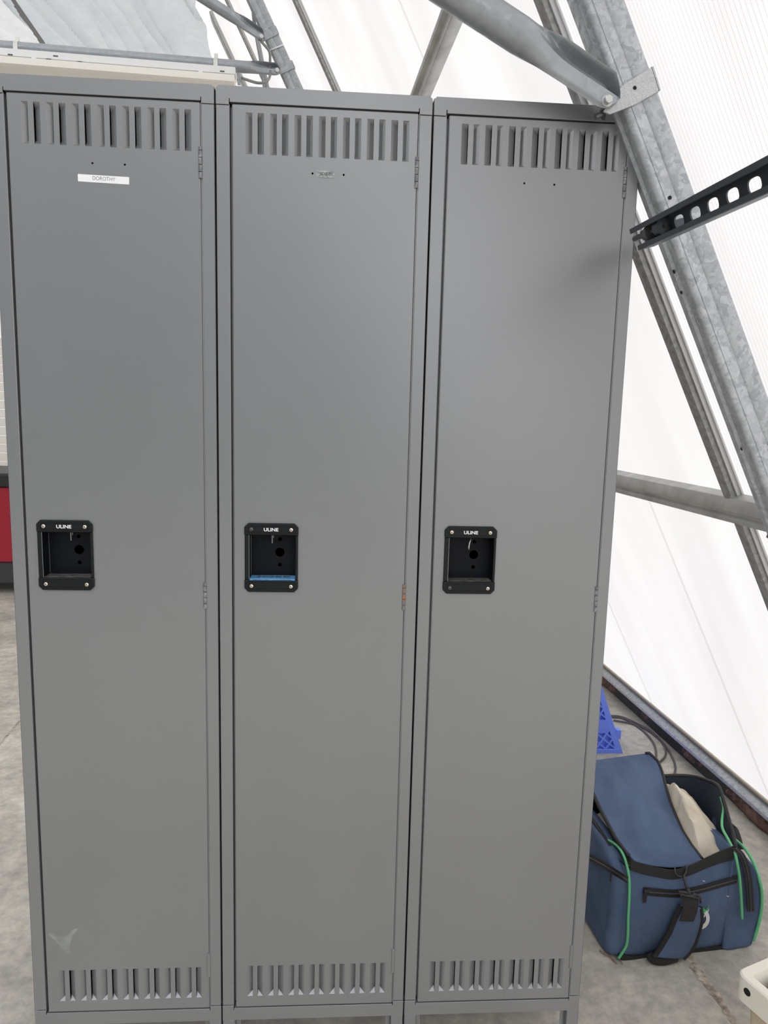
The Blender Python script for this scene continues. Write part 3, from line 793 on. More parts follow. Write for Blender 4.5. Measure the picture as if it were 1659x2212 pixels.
for y in ys:
    cell0, cell1 = y + abs(dy) / 2, y - abs(dy) / 2
    if edges > cell0: web_rect(edges, cell0, -hp, hp)
    edges = cell1
    k = 24
    for xx in (CD, CD + th):
        loop_i, loop_o = [], []
        for i in range(k):
            a = 2 * PI * (i + .5) / k; c, s_ = math.cos(a), math.sin(a)
            # stadium-like superellipse
            e_ = 3.2; rr = (abs(c) ** e_ + abs(s_) ** e_) ** (-1 / e_)
            loop_i.append((y + hl / 2 * rr * c, hh * rr * s_ * .72))
            t_ = min(abs(dy) / 2 / max(abs(c), 1e-6), hp / max(abs(s_), 1e-6)); loop_o.append((y + c * t_, s_ * t_))
        for i in range(k):
            j = (i + 1) % k; a_, b2, c_, d_ = loop_i[i], loop_o[i], loop_o[j], loop_i[j]
            pl_ = [a_, b2, c_, d_]
            if abs(b2[0] - c_[0]) > 1e-6 and abs(b2[1] - c_[1]) > 1e-6:
                pl_ = [a_, b2, (y + math.copysign(abs(dy) / 2, b2[0] - y), math.copysign(hp, b2[1])), c_, d_]
            q.add([chp(p_[0], xx, p_[1]) for p_ in pl_], [tuple(range(len(pl_)))])
        if xx == CD:
            for i in range(k):
                j = (i + 1) % k; a_, d_ = loop_i[i], loop_i[j]
                q.add([chp(a_[0], CD, a_[1]), chp(d_[0], CD, d_[1]), chp(d_[0], CD + th, d_[1]), chp(a_[0], CD + th, a_[1])], [(0, 1, 2, 3)])
web_rect(edges, Y0, -hp, hp)
for s_ in (-1, 1):
    z0, z1 = s_ * hp, s_ * (hp - th)
    ye = Y1 + (.012 if s_ > 0 else -.006)
    q.hexa([chp(ye, 0, z0), chp(Y0, 0, z0), chp(Y0, CD + th, z0), chp(ye, CD + th, z0), chp(ye, 0, z1), chp(Y0, 0, z1), chp(Y0, CD + th, z1), chp(ye, CD + th, z1)])
    # inturned lip
    l0, l1 = s_ * hp, s_ * (hp - .0085)
    q.hexa([chp(ye, 0, l0), chp(Y0, 0, l0), chp(Y0, -th, l0), chp(ye, -th, l0), chp(ye, 0, l1), chp(Y0, 0, l1), chp(Y0, -th, l1), chp(ye, -th, l1)])
local(q.build('channel', M['strut'], bevel=.0008, seg=1), ch)
def chpix(u, v, dx):
    d = ray(u, v); t_ = (CX + dx - CAM_LOC.x) / d.x; return CAM_LOC + d * t_
q = MB(); r0, r1 = chpix(1371, 516, .005), chpix(1436, 488, .012)
q.tube([r0, r0.lerp(r1, .2), r0.lerp(r1, .6), r1], [.0048, .0048, .0042, .0042], 12)
q.tube([r0.lerp(r1, .34), r0.lerp(r1, .50)], .0092, 6); q.tube([r0.lerp(r1, .52), r0.lerp(r1, .60)], .0125, 16)
local(q.build('threaded_rod', M['bolt_dark'], smooth='auto'), ch)
q = MB(); q.tube([r0.lerp(r1, .84), r0.lerp(r1, .90)], [.0135, .0125], 20); q.tube([r0.lerp(r1, .92), r0.lerp(r1, 1.0)], [.014, .014], 20)
local(q.build('washer', M['strut'], smooth='auto'), ch)
# hanger bracket which carries the channel from the truss leg
q = MB(); q.hexa([chp(-.085, CD + th, -.012), chp(-.125, CD + th, -.012), chp(-.125, CD + th + .06, -.012), chp(-.085, CD + th + .06, -.012), chp(-.085, CD + th, .012), chp(-.125, CD + th, .012), chp(-.125, CD + th + .06, .012), chp(-.085, CD + th + .06, .012)])
local(q.build('hanger_plate', M['strut']), ch)

# mullions and purlins ----------------------------------------------------
def mullion(a0, a1, z0, z1, label, m):
    r_ = empty('wall_mullion', wp((a0 + a1) / 2, z0, .02))
    tag(r_, label, 'mullion', 'galvanized glazing bars of the leaning wall')
    q = MB().loft([[wp(a_, z, o_) for a_, o_ in ((a0, .003), (a1, .003), (a1, .028), (a1 - .006, .032), (a0 + .006, .032), (a0, .028))] for z in (z0, z1)])
    local(q.build('bar', m, smooth='auto'), r_)
    q = MB().loft([[wp(a_, z, o_) for a_, o_ in ((a0 - .012, .003), (a0 - .002, .003), (a0 - .002, .016), (a0 - .006, .016), (a0 - .006, .007), (a0 - .012, .007))] for z in (z0, z1)])
    local(q.build('edge_trim', M['glaze']), r_)
    return r_
mullion(.197, .228, .13, 4.8, 'grey glazing bar running up the translucent wall just right of the lockers', M['alu_dark'])
mullion(2.283, 2.325, .13, 4.8, 'grey glazing bar above the middle locker, right of the far truss', M['alu_dark'])
mullion(4.285, 4.31, .13, 4.8, 'thin dark glazing bar far back, left of the far truss', M['alu_dark'])
mullion(5.42, 5.60, .13, 4.8, 'broad grey bar beside the edge of the silver foil', M['alu'])
def purlin(z, label):
    r_ = empty('purlin', wp(-3.5, z, .03)); tag(r_, label, 'purlin', 'horizontal rails across the leaning wall')
    prof = [(.030, .004), (.030, .030), (.014, .046), (.006, .048), (-.002, .036), (-.010, .036), (-.016, .046), (-.024, .046), (-.030, .034), (-.030, .004)]
    q = MB().loft([[wp(aa, z + p[0], p[1]) for p in prof] for aa in (-3.4, 12)])
    local(q.build('rail', M['alu'], smooth='auto', bevel=.001, seg=1), r_); return r_
purlin(1.226, 'horizontal aluminium rail at mid height of the translucent wall, right of the lockers')
purlin(2.500, 'horizontal aluminium rail seen steeply above the right and middle lockers')
q = MB(); hk = wp(-.02, 1.09, .06)
c_ = hit(1662, 1158, wp(0, 1.2, .05), N)
q.tube([c_ + Vector((0, 0, .012)), c_, c_ + A * -.02 + Vector((0, 0, -.006)), c_ + A * -.06 + Vector((0, 0, .004))], [.004, .007, .006, .005], 10)
tag(q.build('hook', M['bolt_dark'], smooth=True), 'small grey metal hook below the mid rail at the photo edge', 'hook')

# far truss ---------------------------------------------------------------
fa0 = 2.866
ft = empty('roof_truss', wp(fa0 + .03, .15, .09))
tag(ft, 'far galvanized steel truss above the left and middle lockers, with crimped pipe and light tie', 'truss')
truss_leg(fa0, fa0 + .060, .050, .128, .14, 4.8, M['galv_far'], ft)
for cs, hole in ((((594, 56), (601, 73), (566, 91), (556, 86), (570, 68)), (583.5, 69.5)), (((629, 130), (636, 146), (606, 161), (602, 155), (606, 141)), (617.5, 143.5))):
    q = MB().prism([on_a(*c, fa0 - .006) for c in cs], A * .005)
    c1, c2 = on_a(*cs[0], fa0 - .006), on_a(*cs[1], fa0 - .006)
    q.hexa([c1, c2, c2 + N * .005, c1 + N * .005, c1 + A * .07, c2 + A * .07, c2 + A * .07 + N * .005, c1 + A * .07 + N * .005])
    gp = local(q.build('gusset_plate', M['galv_far'], bevel=.0008, seg=1), ft); gp['label'] = 'galvanized gusset plate'
pin1 = on_a(566, 77, fa0 - .02); f1 = on_a(446, 0, fa0 - .02)
brace('brace_pipe', pin1, pin1 + (f1 - pin1) * 8.0, .0285, -A, M['galv_pipe'], ft, .07, .13)
pin2 = on_a(600, 151, fa0 - .02); f2 = on_a(0, 103, fa0 - .02)
f2 = Vector((f2.x, f2.y, pin2.z)) if abs(f2.z - pin2.z) < .1 else f2
brace('tie_pipe', pin2, pin2 + (f2 - pin2) * 2.5, .0300, -A, M['galv_pipe'], ft, .07, .12)
for (u, v) in ((565, 78), (599, 151)):
    pc = on_a(u, v, fa0 - .04); q = MB(); q.tube([pc + A * .03, pc - A * .003], [.013, .011], 12)
    local(q.build('bolt', M['bolt'], smooth='auto'), ft)
q = MB(); z1_ = hit(583, 108, wp(0, 3, .128), N)
pts = [on_a(582, 109, fa0 - .004), on_a(612, 96.5, fa0 - .004)]
q.tube(pts, .004, 8); local(q.build('cable_tie', M['white'], smooth=True), ft)

# strip light below the tie pipe -----------------------------------------
la = fa0 - .02
fx = empty('strip_light', on_a(512, 170, la))
tag(fx, 'white strip light fixture hung by straps under the far horizontal pipe, above the left locker', 'light fixture')
r_up = B * 1.0
zt = on_a(300, 137.5, la).z; zm = on_a(300, 153, la).z; zb = on_a(300, 176, la).z
bR = on_a(510, 170, la).dot(B); bL = bR - 2.4
def bx3(q, b0, b1, a0, a1, z0, z1): q.hexa([ab(a0, b0, z0), ab(a0, b1, z0), ab(a1, b1, z0), ab(a1, b0, z0), ab(a0, b0, z1), ab(a0, b1, z1), ab(a1, b1, z1), ab(a1, b0, z1)])
q = MB(); bx3(q, bL, bR, la - .055, la + .055, zm, zt)
local(q.build('housing', M['fixture'], bevel=.003), fx)
q = MB(); q.loft([[ab(la + da, b_2, zz) for da, zz in ((-.048, zm), (-.072, zm - .012), (-.070, zb + .01), (-.05, zb), (.05, zb), (.07, zb + .01), (.072, zm - .012), (.048, zm))] for b_2 in (bL + .01, bR - .004)])
local(q.build('diffuser', M['lens'], smooth='auto'), fx)
for (u, v) in ((105, 128), (172, 134), (22, 118), (120, 121), (480, 154)):
    P_ = on_a(u, v, la - .056); q = MB(); bx3(q, P_.dot(B) - .012, P_.dot(B) + .012, la - .0565, la - .0545, P_.z - .003, P_.z + .003)
    local(q.build('slot', M['fixture_dark']), fx)
for (u, v) in ((73, 126), (433, 153)):
    P_ = on_a(u, v, la - .056); q = MB(); q.tube([P_ + A * .002, P_ - A * .0015], .012, 18); local(q.build('knockout', M['fixture'], smooth='auto'), fx)
for (u, v) in ((38, 103), (467, 133)):
    P_ = on_a(u, v, la); c_ = P_.dot(B); zc = pin2.z
    ring = []
    q = MB(); R_ = .0315
    pts = [ab(la + .02, c_, zt)] + [ab(la + R_ * math.cos(a), c_, zc + R_ * math.sin(a)) for a in [(-.35 + .2 * k) * PI for k in range(0, 8)]] + [ab(la - .02, c_, zt)]
    nr = [A] * len(pts)
    for i in range(len(pts) - 1):
        d = (pts[i + 1] - pts[i]); nn = d.cross(B).normalized()
        q.hexa([pts[i] - B * .011, pts[i] + B * .011, pts[i + 1] + B * .011, pts[i + 1] - B * .011, pts[i] - B * .011 + nn * .002, pts[i] + B * .011 + nn * .002, pts[i + 1] + B * .011 + nn * .002, pts[i + 1] - B * .011 + nn * .002])
    bx3(q, c_ - .011, c_ + .011, la - .034, la - .030, zt - .012, zc + .01)
    bx3(q, c_ - .010, c_ + .010, la - .004, la + .004, zc + .03, zc + .055)
    local(q.build('strap', M['strap']), fx)
q = MB(); P_ = on_a(516, 170, la - .02); q.tube([P_ - B * .01, P_ + B * .012], .012, 10); q.tube([P_ + Vector((0, 0, -.03)), P_ + Vector((0, 0, .02))], .008, 10)
local(q.build('cord_connector', M['galv_far'], smooth='auto'), fx)

def pix_curve(pts, r, m, name, k=8, sub=6):
    P = [Vector(p) for p in pts]; out_ = []
    for i in range(len(P) - 1):
        p0, p1, p2, p3 = P[max(i - 1, 0)], P[i], P[i + 1], P[min(i + 2, len(P) - 1)]
        for s_ in range(sub):
            t = s_ / sub
            out_.append(0.5 * ((2 * p1) + (p2 - p0) * t + (2 * p0 - 5 * p1 + 4 * p2 - p3) * t * t + (3 * p1 - p0 - 3 * p2 + p3) * t ** 3))
    out_.append(P[-1])
    return MB().tube(out_, r, k).build(name, m, smooth=True)
q = pix_curve([on_a(u, v, a_) for u, v, a_ in ((517, 167, 2.85), (535, 173, 2.8), (556, 179, 2.76), (572, 178, 2.76), (581, 170, 2.78), (584, 155, 2.84), (583.5, 135, 2.86), (582, 112, 2.85), (570, 96, 2.84), (562, 86, 2.86), (556, 70, 2.9), (549, 40, 2.94), (545, 0, 2.95), (540, -40, 2.95))], .0072, M['conduit'], 'flexible_conduit')
tag(q, 'grey corrugated conduit looping from the strip light up the far truss', 'conduit')
q = pix_curve([on_a(u, v, a_) for u, v, a_ in ((545, -20, 3.1), (546, 30, 3.1), (553, 80, 3.1), (562, 130, 3.1), (570, 190, 3.12), (575, 240, 3.12))], .0065, M['cablegrey'], 'power_cable')
tag(q, 'straight grey cable hanging behind the far truss', 'cable')
q = pix_curve([on_a(u, v, a_) for u, v, a_ in ((557, 82, 3.25), (566, 130, 3.25), (578, 190, 3.25), (584, 240, 3.25))], .011, M['cablegrey'], 'power_cable', 8)
tag(q, 'thicker pale grey cable beside the straight one behind the far truss', 'cable')

# silver foil under the roof slope ---------------------------------------
RN = A.cross(RU).normalized()
if RN.z > 0: RN = -RN     # points down, inwards
def foil(a, s, o): return ab(a, KB, ZK) + RU * s + RN * o
q = MB(); random.seed(3)
FA0, FA1 = 4.6, 10.8
def ffn(s, t):
    a = FA0 + (FA1 - FA0) * t; ss = -.02 + 3.12 * s
    wv = a + 3.0 * ss
    f1 = abs(math.sin(wv * 2.3 + 1.6 * noise.noise(Vector((wv * .6, a * .5, 2)))))
    fold = .16 * (1 - f1) ** 1.6 * (.6 + noise.noise(Vector((wv * .45, a * .4, 9)))) + .12 * noise.noise(Vector((wv * 1.1, a * .25, 0))) + .07 * noise.noise(Vector((wv * 2.9, a * .8, 1))) + .006 * noise.noise(Vector((a * 14, ss * 14, 4)))
    return foil(a, ss, .15 + fold)
q.grid(ffn, 150, 260)
fo = q.build('foil_blanket', M['foil'], smooth=True); tag(fo, 'crumpled silver foil insulation hanging under the roof at upper left', 'insulation foil')
q = MB()
def ffn2(s, t):
    a = 6.0 + 6.8 * t; ss = 3.11 + 2.1 * s
    return foil(a, ss, .15 + .05 * noise.noise(Vector((a * 2, ss * 3, 3))) + .018 * noise.noise(Vector((a * 9, ss * 8, 1))))
q.grid(ffn2, 60, 160)
tag(q.build('foil_blanket', M['foil_white'], smooth=True), 'whitish wrinkled foil sheet in the top left corner, left of the torn strip', 'insulation foil')
q = MB()
def ffn3(s, t):
    a = 6.0 + 4.4 * t; wdt = .22 + .10 * noise.noise(Vector((a * 3, 0, 0))) + .05 * noise.noise(Vector((a * 13, 0, 2)))
    return foil(a, 2.60 - (s * .18 if s < .5 else .09) + (wdt * (s - .5) if s > .5 else 0) , .36 + .02 * s)
q.grid(ffn3, 6, 200)
tag(q.build('torn_strip', M['flash'], smooth=True), 'torn dark grey strip hanging along the edge of the silver foil', 'strip')

# ------------------------------------------------------------------ red cart past the left edge
cy = 3.96
zr = [hit(5, v, (0, cy, 0), Vector((0, 1, 0))).z for v in (1022, 1052, 1215, 1262)]
ct = empty('utility_cart', (-2.4, cy, 0)); tag(ct, 'red cart with black top rail, partly hidden behind the left locker', 'cart')
xr = -1.55
q = MB().box(-3.0, cy, zr[2], xr, cy + .6, zr[1]); local(q.build('bin_body', M['red'], bevel=.012, seg=3), ct)
q = MB().box(-3.03, cy - .03, zr[1], xr + .02, cy + .63, zr[0]); local(q.build('top_rail', M['rubber'], bevel=.018, seg=4), ct)
q = MB().box(-2.98, cy + .02, zr[3], xr - .02, cy + .58, zr[2]); local(q.build('chassis', M['darkgrey'], bevel=.01), ct)
for xx in (-2.85, -1.72):
    for yy in (cy + .08, cy + .5):
        q = MB().tube([(xx - .025, yy, .07), (xx - .015, yy, .07), (xx + .015, yy, .07), (xx + .025, yy, .07)], [.055, .07, .07, .055], 20)
        local(q.build('wheel', M['rubber'], smooth='auto'), ct)
        q = MB().box(xx - .04, yy - .03, .13, xx + .04, yy + .03, zr[3] + .01); q.box(xx - .035, yy - .015, .05, xx - .028, yy + .015, .14); q.box(xx + .028, yy - .015, .05, xx + .035, yy + .015, .14)
        local(q.build('caster_fork', M['bolt']), ct)
# white boarding seen behind the cart
q = MB()
for i in range(16):
    q.box(-12, 12.2, i * .16, -4.0, 12.23, i * .16 + .148)
struct(q.build('wall_partition', M['siding'], bevel=.004), 'white horizontal boarding far back', 'wall')

# ------------------------------------------------------------------ blue crate
cr = empty('plastic_crate', (1.64, 1.46, 0)); tag(cr, 'blue plastic crate with lattice side, standing behind the duffel bag', 'crate')
def crp(s, z, y=0):     # s across 0..1 (left to right)
    k = .35 * z
    return Vector((1.26 + k * .3 + s * (.58 - 1.3 * k), 1.455 + k * .35 + y * (1 if y == 0 else 1), z))
H = .34; th = .006
def cbar(q, p, r, wd, y0=0, th=.006):
    P, R_ = crp(*p), crp(*r); d = (R_ - P).normalized(); s_ = Vector((d.z, 0, -d.x)) * wd / 2; t_ = Vector((0, th, 0))
    q.hexa([P - s_, P + s_, P + s_ + t_, P - s_ + t_, R_ - s_, R_ + s_, R_ + s_ + t_, R_ - s_ + t_])
q = MB()
cbar(q, (0, .008), (1, .008), .022, 0, .012); cbar(q, (0, H), (1, H), .03, 0, .012); cbar(q, (.02, 0), (.02, H), .022, 0, .012); cbar(q, (.975, 0), (.975, H), .024, 0, .012)
local(q.build('frame', M['blue'], bevel=.002), cr)
q = MB()
nx, nz = 12, 7
for k in range(-nz, nx + 1):
    for sgn in (1, -1):
        pts = []
        for j in range(nz + 1):
            s_ = (k + j) / nx if sgn == 1 else (k + nz - j) / nx
            pts.append((.04 + .92 * s_, .02 + (H - .04) * j / nz, 0 <= s_ <= 1))
        for p, r_ in zip(pts[:-1], pts[1:]):
            if p[2] and r_[2]: cbar(q, p[:2], r_[:2], .007, 0, .004)
c_ = crp(.905, .115); q.tube([c_ + Vector((0, -.001, 0)), c_ + Vector((0, .006, 0))], .030, 24)
local(q.build('lattice', M['blue']), cr)
q = MB()
for (s0, s1, y0, y1) in ((0, 0, 0, 1), (1, 1, 0, 1), (0, 1, 1, 1)):
    P1_, P2_, P3_, P4_ = crp(s0, 0), crp(s1, 0), crp(s1, H), crp(s0, H)
    if y1 == 1 and y0 == 0: q.add([P1_, P1_ + Vector((0, .3, 0)), P4_ + Vector((0, .3, 0)), P4_], [(0, 1, 2, 3)])
    else: q.add([P1_ + Vector((0, .3, 0)), P2_ + Vector((0, .3, 0)), P3_ + Vector((0, .3, 0)), P4_ + Vector((0, .3, 0))], [(0, 1, 2, 3)])
q.add([crp(0, .01), crp(1, .01), crp(1, .01) + Vector((0, .3, 0)), crp(0, .01) + Vector((0, .3, 0))], [(0, 1, 2, 3)])
local(q.build('side_walls', M['blue'], solid=.004), cr)
# back liner just behind the lattice, the holes show its moulded ribs
q = MB(); q.add([crp(.03, .015) + Vector((0, .016, 0)), crp(.97, .015) + Vector((0, .016, 0)), crp(.97, H) + Vector((0, .016, 0)), crp(.03, H) + Vector((0, .016, 0))], [(0, 1, 2, 3)])
local(q.build('panel', M['blue'], solid=.002), cr)
q = MB(); P_ = crp(1, .075); q.box(P_.x - .004, P_.y, .06, P_.x + .018, P_.y + .03, .10)
local(q.build('clip', M['blue'], bevel=.002), cr)

# ------------------------------------------------------------------ cables on the floor
cc = [[(1322, 1549), (1350, 1553), (1385, 1575), (1410, 1602), (1417, 1625), (1414, 1645), (1395, 1665)],
      [(1318, 1546), (1345, 1549), (1390, 1570), (1420, 1592), (1436, 1615), (1437, 1632), (1426, 1645), (1405, 1660)],
      [(1325, 1556), (1365, 1563), (1400, 1578), (1432, 1605), (1452, 1635), (1459, 1660), (1452, 1682), (1440, 1700)]]
lb = ['inner black cable loop on the floor beside the crate', 'middle black cable loop on the floor beside the crate', 'outer black cable loop curving behind the duffel bag']
for c_, la_ in zip(cc, lb):
    o = pix_curve([onz(u, v, .006) for u, v in c_], .0042, M['cordgrey'], 'cable'); tag(o, la_, 'cable', 'cable loops on the floor')

# ------------------------------------------------------------------ duffel bag
BX, BY = Vector((.995, .097, 0)), Vector((-.097, .995, 0)); BO = Vector((1.37, .317, 0))
def bp_(X, Y, z): return BO + BX * X + BY * Y + Vector((0, 0, z))
def bagpix(u, v, Y=0.0):
    P = hit(u, v, BO + BY * Y, BY) - BO; return (P.dot(BX), P.z)
def yf(X, z):   # front bulge
    zz = max(0, min(1, z / .27)); xx = max(0, min(1, X / .37))
    return -.016 * math.sin(PI * zz) * (.35 + .65 * math.sin(PI * xx)) - .004 * noise.noise(Vector((X * 14, z * 11, 0)))
def fpt(u, v, off=.002, Y=0.0):
    yy = Y
    for _ in range(4):
        X, z = bagpix(u, v, yy); yy = Y + yf(X, z) - off
    return bp_(X, yy, max(z, .002))
bag = empty('duffel_bag', bp_(.18, .15, 0)); tag(bag, 'open navy duffel bag with green piping and black straps on the concrete floor', 'bag')
# main tub
rim = [(0.004, .004, .262), (.06, .0, .256), (.12, -.002, .244), (.19, -.002, .250), (.26, .0, .262), (.318, .006, .268), (.345, .05, .285), (.362, .10, .310), (.382, .16, .338), (.398, .21, .350), (.400, .27, .335),
       (.375, .315, .325), (.30, .325, .325), (.20, .33, .318), (.10, .33, .305), (.02, .325, .300), (-.012, .29, .300), (-.016, .20, .300), (-.014, .12, .292), (-.008, .05, .276)]
def csp(P, sub=4):
    out_ = []; n_ = len(P)
    for i in range(n_):
        p0, p1, p2, p3 = [Vector(P[(i + k) % n_]) for k in (-1, 0, 1, 2)]
        for s_ in range(sub):
            t = s_ / sub; out_.append(0.5 * ((2 * p1) + (p2 - p0) * t + (2 * p0 - 5 * p1 + 4 * p2 - p3) * t * t + (3 * p1 - p0 - 3 * p2 + p3) * t ** 3))
    return out_
R_ = csp(rim)
rings = []
for lv in range(13):
    f_ = lv / 12; ring = []
    for p in R_:
        X, Y, z = p
        cx_, cy_ = .18, .16
        bx_, by_ = cx_ + (X - cx_) * (.94 if f_ == 0 else 1) * (.97 + .03 * f_), cy_ + (Y - cy_) * (.97 + .03 * f_)
        zz = z * f_ + .003
        if Y < .03: by_ = Y * f_ + yf(X, zz) * (1 if 0 < X < .36 else .4)
        nn = .006 * noise.noise(Vector((X * 16, Y * 16, f_ * 4)))
        ring.append(bp_(bx_ + (0 if Y < .03 else nn), by_, zz))
    rings.append(ring)
q = MB().loft(rings, True, False); k_ = len(R_)
q.add(rings[0], [tuple(range(k_))])
body = local(q.build('main_compartment', M['navy'], smooth=True, merge=True), bag)
# lining inside
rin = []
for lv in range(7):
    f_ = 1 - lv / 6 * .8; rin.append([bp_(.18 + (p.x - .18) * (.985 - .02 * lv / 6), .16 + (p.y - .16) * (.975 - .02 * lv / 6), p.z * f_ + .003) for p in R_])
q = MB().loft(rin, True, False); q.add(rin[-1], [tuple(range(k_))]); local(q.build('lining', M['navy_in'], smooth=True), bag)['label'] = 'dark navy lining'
# rim zip tape on right/back
def rimtube(i0, i1, r, m, nm, dz=.002):
    pts = [bp_(*(R_[i % k_])) + Vector((0, 0, dz)) for i in range(i0, i1)]
    return local(MB().tube(pts, r, 8).build(nm, m, smooth=True), bag)
rimtube(22, 76, .0055, M['zip'], 'rim_zip')
# end pockets
def pocket(x0, x1, zt, name, sgn):
    q = MB(); rings = []
    for s_ in range(9):
        f_ = s_ / 8; X = x0 + (x1 - x0) * f_
        hgt = zt * (1 - .42 * f_ ** 3); sh = .012 + .045 * f_ ** 3
        ring = []
        for a in range(28):
            t = a / 28 * 2 * PI; e_ = 3.6
            c, s2 = math.cos(t), math.sin(t); rr = (abs(c) ** e_ + abs(s2) ** e_) ** (-1 / e_)
            Y = .155 + (.160 - sh) * rr * c; z = hgt / 2 + (hgt / 2) * rr * s2
            ring.append(bp_(X + .004 * noise.noise(Vector((Y * 12, z * 12, sgn))), Y + .006 * noise.noise(Vector((X * 20, z * 14, 3))), max(.002, z)))
        rings.append(ring)
    q.loft(rings); return local(q.build(name, M['navy'], smooth=True), bag)
prof = [(.30, .004), (.30, .262), (.333, .272), (.360, .256), (.380, .222), (.396, .185), (.405, .14), (.406, .10), (.400, .06), (.391, .025), (.383, .004), (.345, .003)]
def insetp(k):
    cx_, cz_ = .355, .13; return [(cx_ + (x - cx_) * k, max(.003, cz_ + (z - cz_) * k)) for x, z in csp([(x, z, 0) for x, z in prof]) and [(v.x, v.y) for v in csp([(x, z, 0) for x, z in prof], 3)]]
rings = []
for Y, k in ((-.006, .90), (-.011, .955), (-.008, .985), (.004, 1), (.08, 1), (.16, .99), (.24, .98), (.29, .96), (.305, .90)):
    rings.append([bp_(x + .005 * noise.noise(Vector((x * 20, Y * 15, z * 15))), Y + .0035 * noise.noise(Vector((x * 25, 2, z * 22))), z) for x, z in insetp(k)])
q = MB().loft(rings); pR = local(q.build('end_pocket', M['navy'], smooth=True), bag)
rings = []
for X, k, zk in ((.012, 1, 1), (-.004, 1, 1), (-.018, .985, .985), (-.026, .95, .96), (-.030, .88, .90)):
    ring = []
    for (Y, z) in [(v.x, v.y) for v in csp([(.012, .004, 0), (.002, .06, 0), (-.002, .16, 0), (.004, .235, 0), (.03, .272, 0), (.07, .288, 0), (.12, .297, 0), (.20, .298, 0), (.28, .292, 0), (.318, .25, 0), (.325, .12, 0), (.315, .004, 0), (.16, .002, 0)], 4)]:
        ring.append(bp_(X + .005 * noise.noise(Vector((Y * 14, z * 14, 2))), .16 + (Y - .16) * k, max(.003, .14 + (z - .14) * zk)))
    rings.append(ring)
q = MB().loft(rings); pL = local(q.build('end_pocket', M['navy'], smooth=True), bag)
# green piping
def ppipe(pts, r, m, nm, par=None, sub=6):
    o = pix_curve(pts, r, m, nm, 8, sub); local(o, bag); return o
def rp_(u, v, Y, off=.004): X, z = bagpix(u, v, Y - off); return bp_(X, Y - off, max(z, .003))
ppipe([rp_(1284, 1806, .15), rp_(1300, 1811, .115), rp_(1318, 1817, .08), rp_(1334, 1828, .05), rp_(1346, 1846, .022), rp_(1354, 1870, .006), rp_(1359, 1900, 0, .008), rp_(1359, 1940, 0, .012), rp_(1357, 1980, 0, .014), rp_(1356, 2020, 0, .014), rp_(1353, 2042, 0, .012), rp_(1344, 2058, 0, .010), rp_(1336, 2070, 0, .008)], .0036, M['green'], 'piping')
ppipe([rp_(1557, 1722, .18), rp_(1563, 1745, .15), rp_(1560, 1770, .115), rp_(1561, 1790, .08, .010), rp_(1574, 1815, .04, .014), rp_(1587, 1842, .01, .018), rp_(1593, 1868, .0, .020), rp_(1598, 1900, 0, .020), rp_(1601, 1940, 0, .020), rp_(1603, 1985, 0, .020)], .0036, M['green'], 'piping')
ppipe([rp_(1577, 1806, .11), rp_(1592, 1817, .09), rp_(1610, 1834, .05), rp_(1628, 1864, .02), rp_(1640, 1898, 0, .010), rp_(1646, 1930, 0, .012), rp_(1645, 1965, .0, .012), rp_(1638, 2000, 0, .012), rp_(1628, 2032, 0, .010)], .0040, M['green'], 'piping')
# zips on end pockets
def zipper(centre, side, w_, nm='zip', puller=None):
    q = MB(); n_ = len(centre)
    q.ribbon(centre, side, w_, .0018, [(0, 0, 0)] * 0 or NRM)
    z_ = local(q.build(nm, M['zip']), bag)
    q = MB(); q.tube([c + NRM2 * .0012 for c in centre], w_ * .10, 6); t_ = q.build('zip_teeth', M['zipteeth'], smooth=True); t_.parent = z_
    return z_
def smooth_pts(P, sub=5):
    P = [Vector(p) for p in P]; out_ = []
    for i in range(len(P) - 1):
        p0, p1, p2, p3 = P[max(i - 1, 0)], P[i], P[i + 1], P[min(i + 2, len(P) - 1)]
        for s_ in range(sub):
            t = s_ / sub; out_.append(0.5 * ((2 * p1) + (p2 - p0) * t + (2 * p0 - 5 * p1 + 4 * p2 - p3) * t * t + (3 * p1 - p0 - 3 * p2 + p3) * t ** 3))
    return out_ + [P[-1]]
NRM, NRM2 = tuple(-BY), -BY
zipper(smooth_pts([rp_(1588, 1832, 0, .013), rp_(1601, 1846, 0, .015), rp_(1611, 1870, 0, .015), rp_(1617, 1900, 0, .016), rp_(1620, 1935, 0, .016), rp_(1622, 1968, 0, .016)]), [tuple(BX)] * 26, .020)
# front zip and flap seam
zf = zipper(smooth_pts([fpt(1390, 1925, .003), fpt(1420, 1928, .003), fpt(1465, 1930, .003), fpt(1510, 1922, .003), fpt(1550, 1911, .003), fpt(1592, 1899, .003)]), [(0, 0, 1)] * 26, .022)
q = MB(); c_ = fpt(1395, 1925, .008); q.tube([c_ - BX * .006, c_ + BX * .008], .005, 8); q.hexa([c_ + BX * x + Vector((0, 0, z)) + BY * y for z in (-.034, -.002) for x, y in ((-.005, 0), (.005, 0), (.005, .002), (-.005, .002))])
o = local(q.build('zip_puller', M['zip'], bevel=.001), bag)
# left pocket zip on the end face
NRM, NRM2 = tuple(-BX), -BX
def ex(u, v, X=-.030):
    d = ray(u, v); P0_ = BO + BX * X; t_ = (P0_ - CAM_LOC).dot(BX) / d.dot(BX); return CAM_LOC + d * t_
zc = smooth_pts([ex(1272, 1851, -.036), ex(1300, 1866, -.036), ex(1326, 1882, -.033), ex(1345, 1894, -.026), ex(1356, 1901, -.016)])
zipper(zc, [(0, 0, 1)] * len(zc), .019)
q = MB(); c_ = ex(1321, 1880, -.039); q.hexa([c_ + BY * x + Vector((0, 0, z)) - BX * y for z in (-.032, .002) for x, y in ((-.004, 0), (.004, 0), (.004, .002), (-.004, .002))])
local(q.build('zip_puller', M['zip'], bevel=.001), bag)
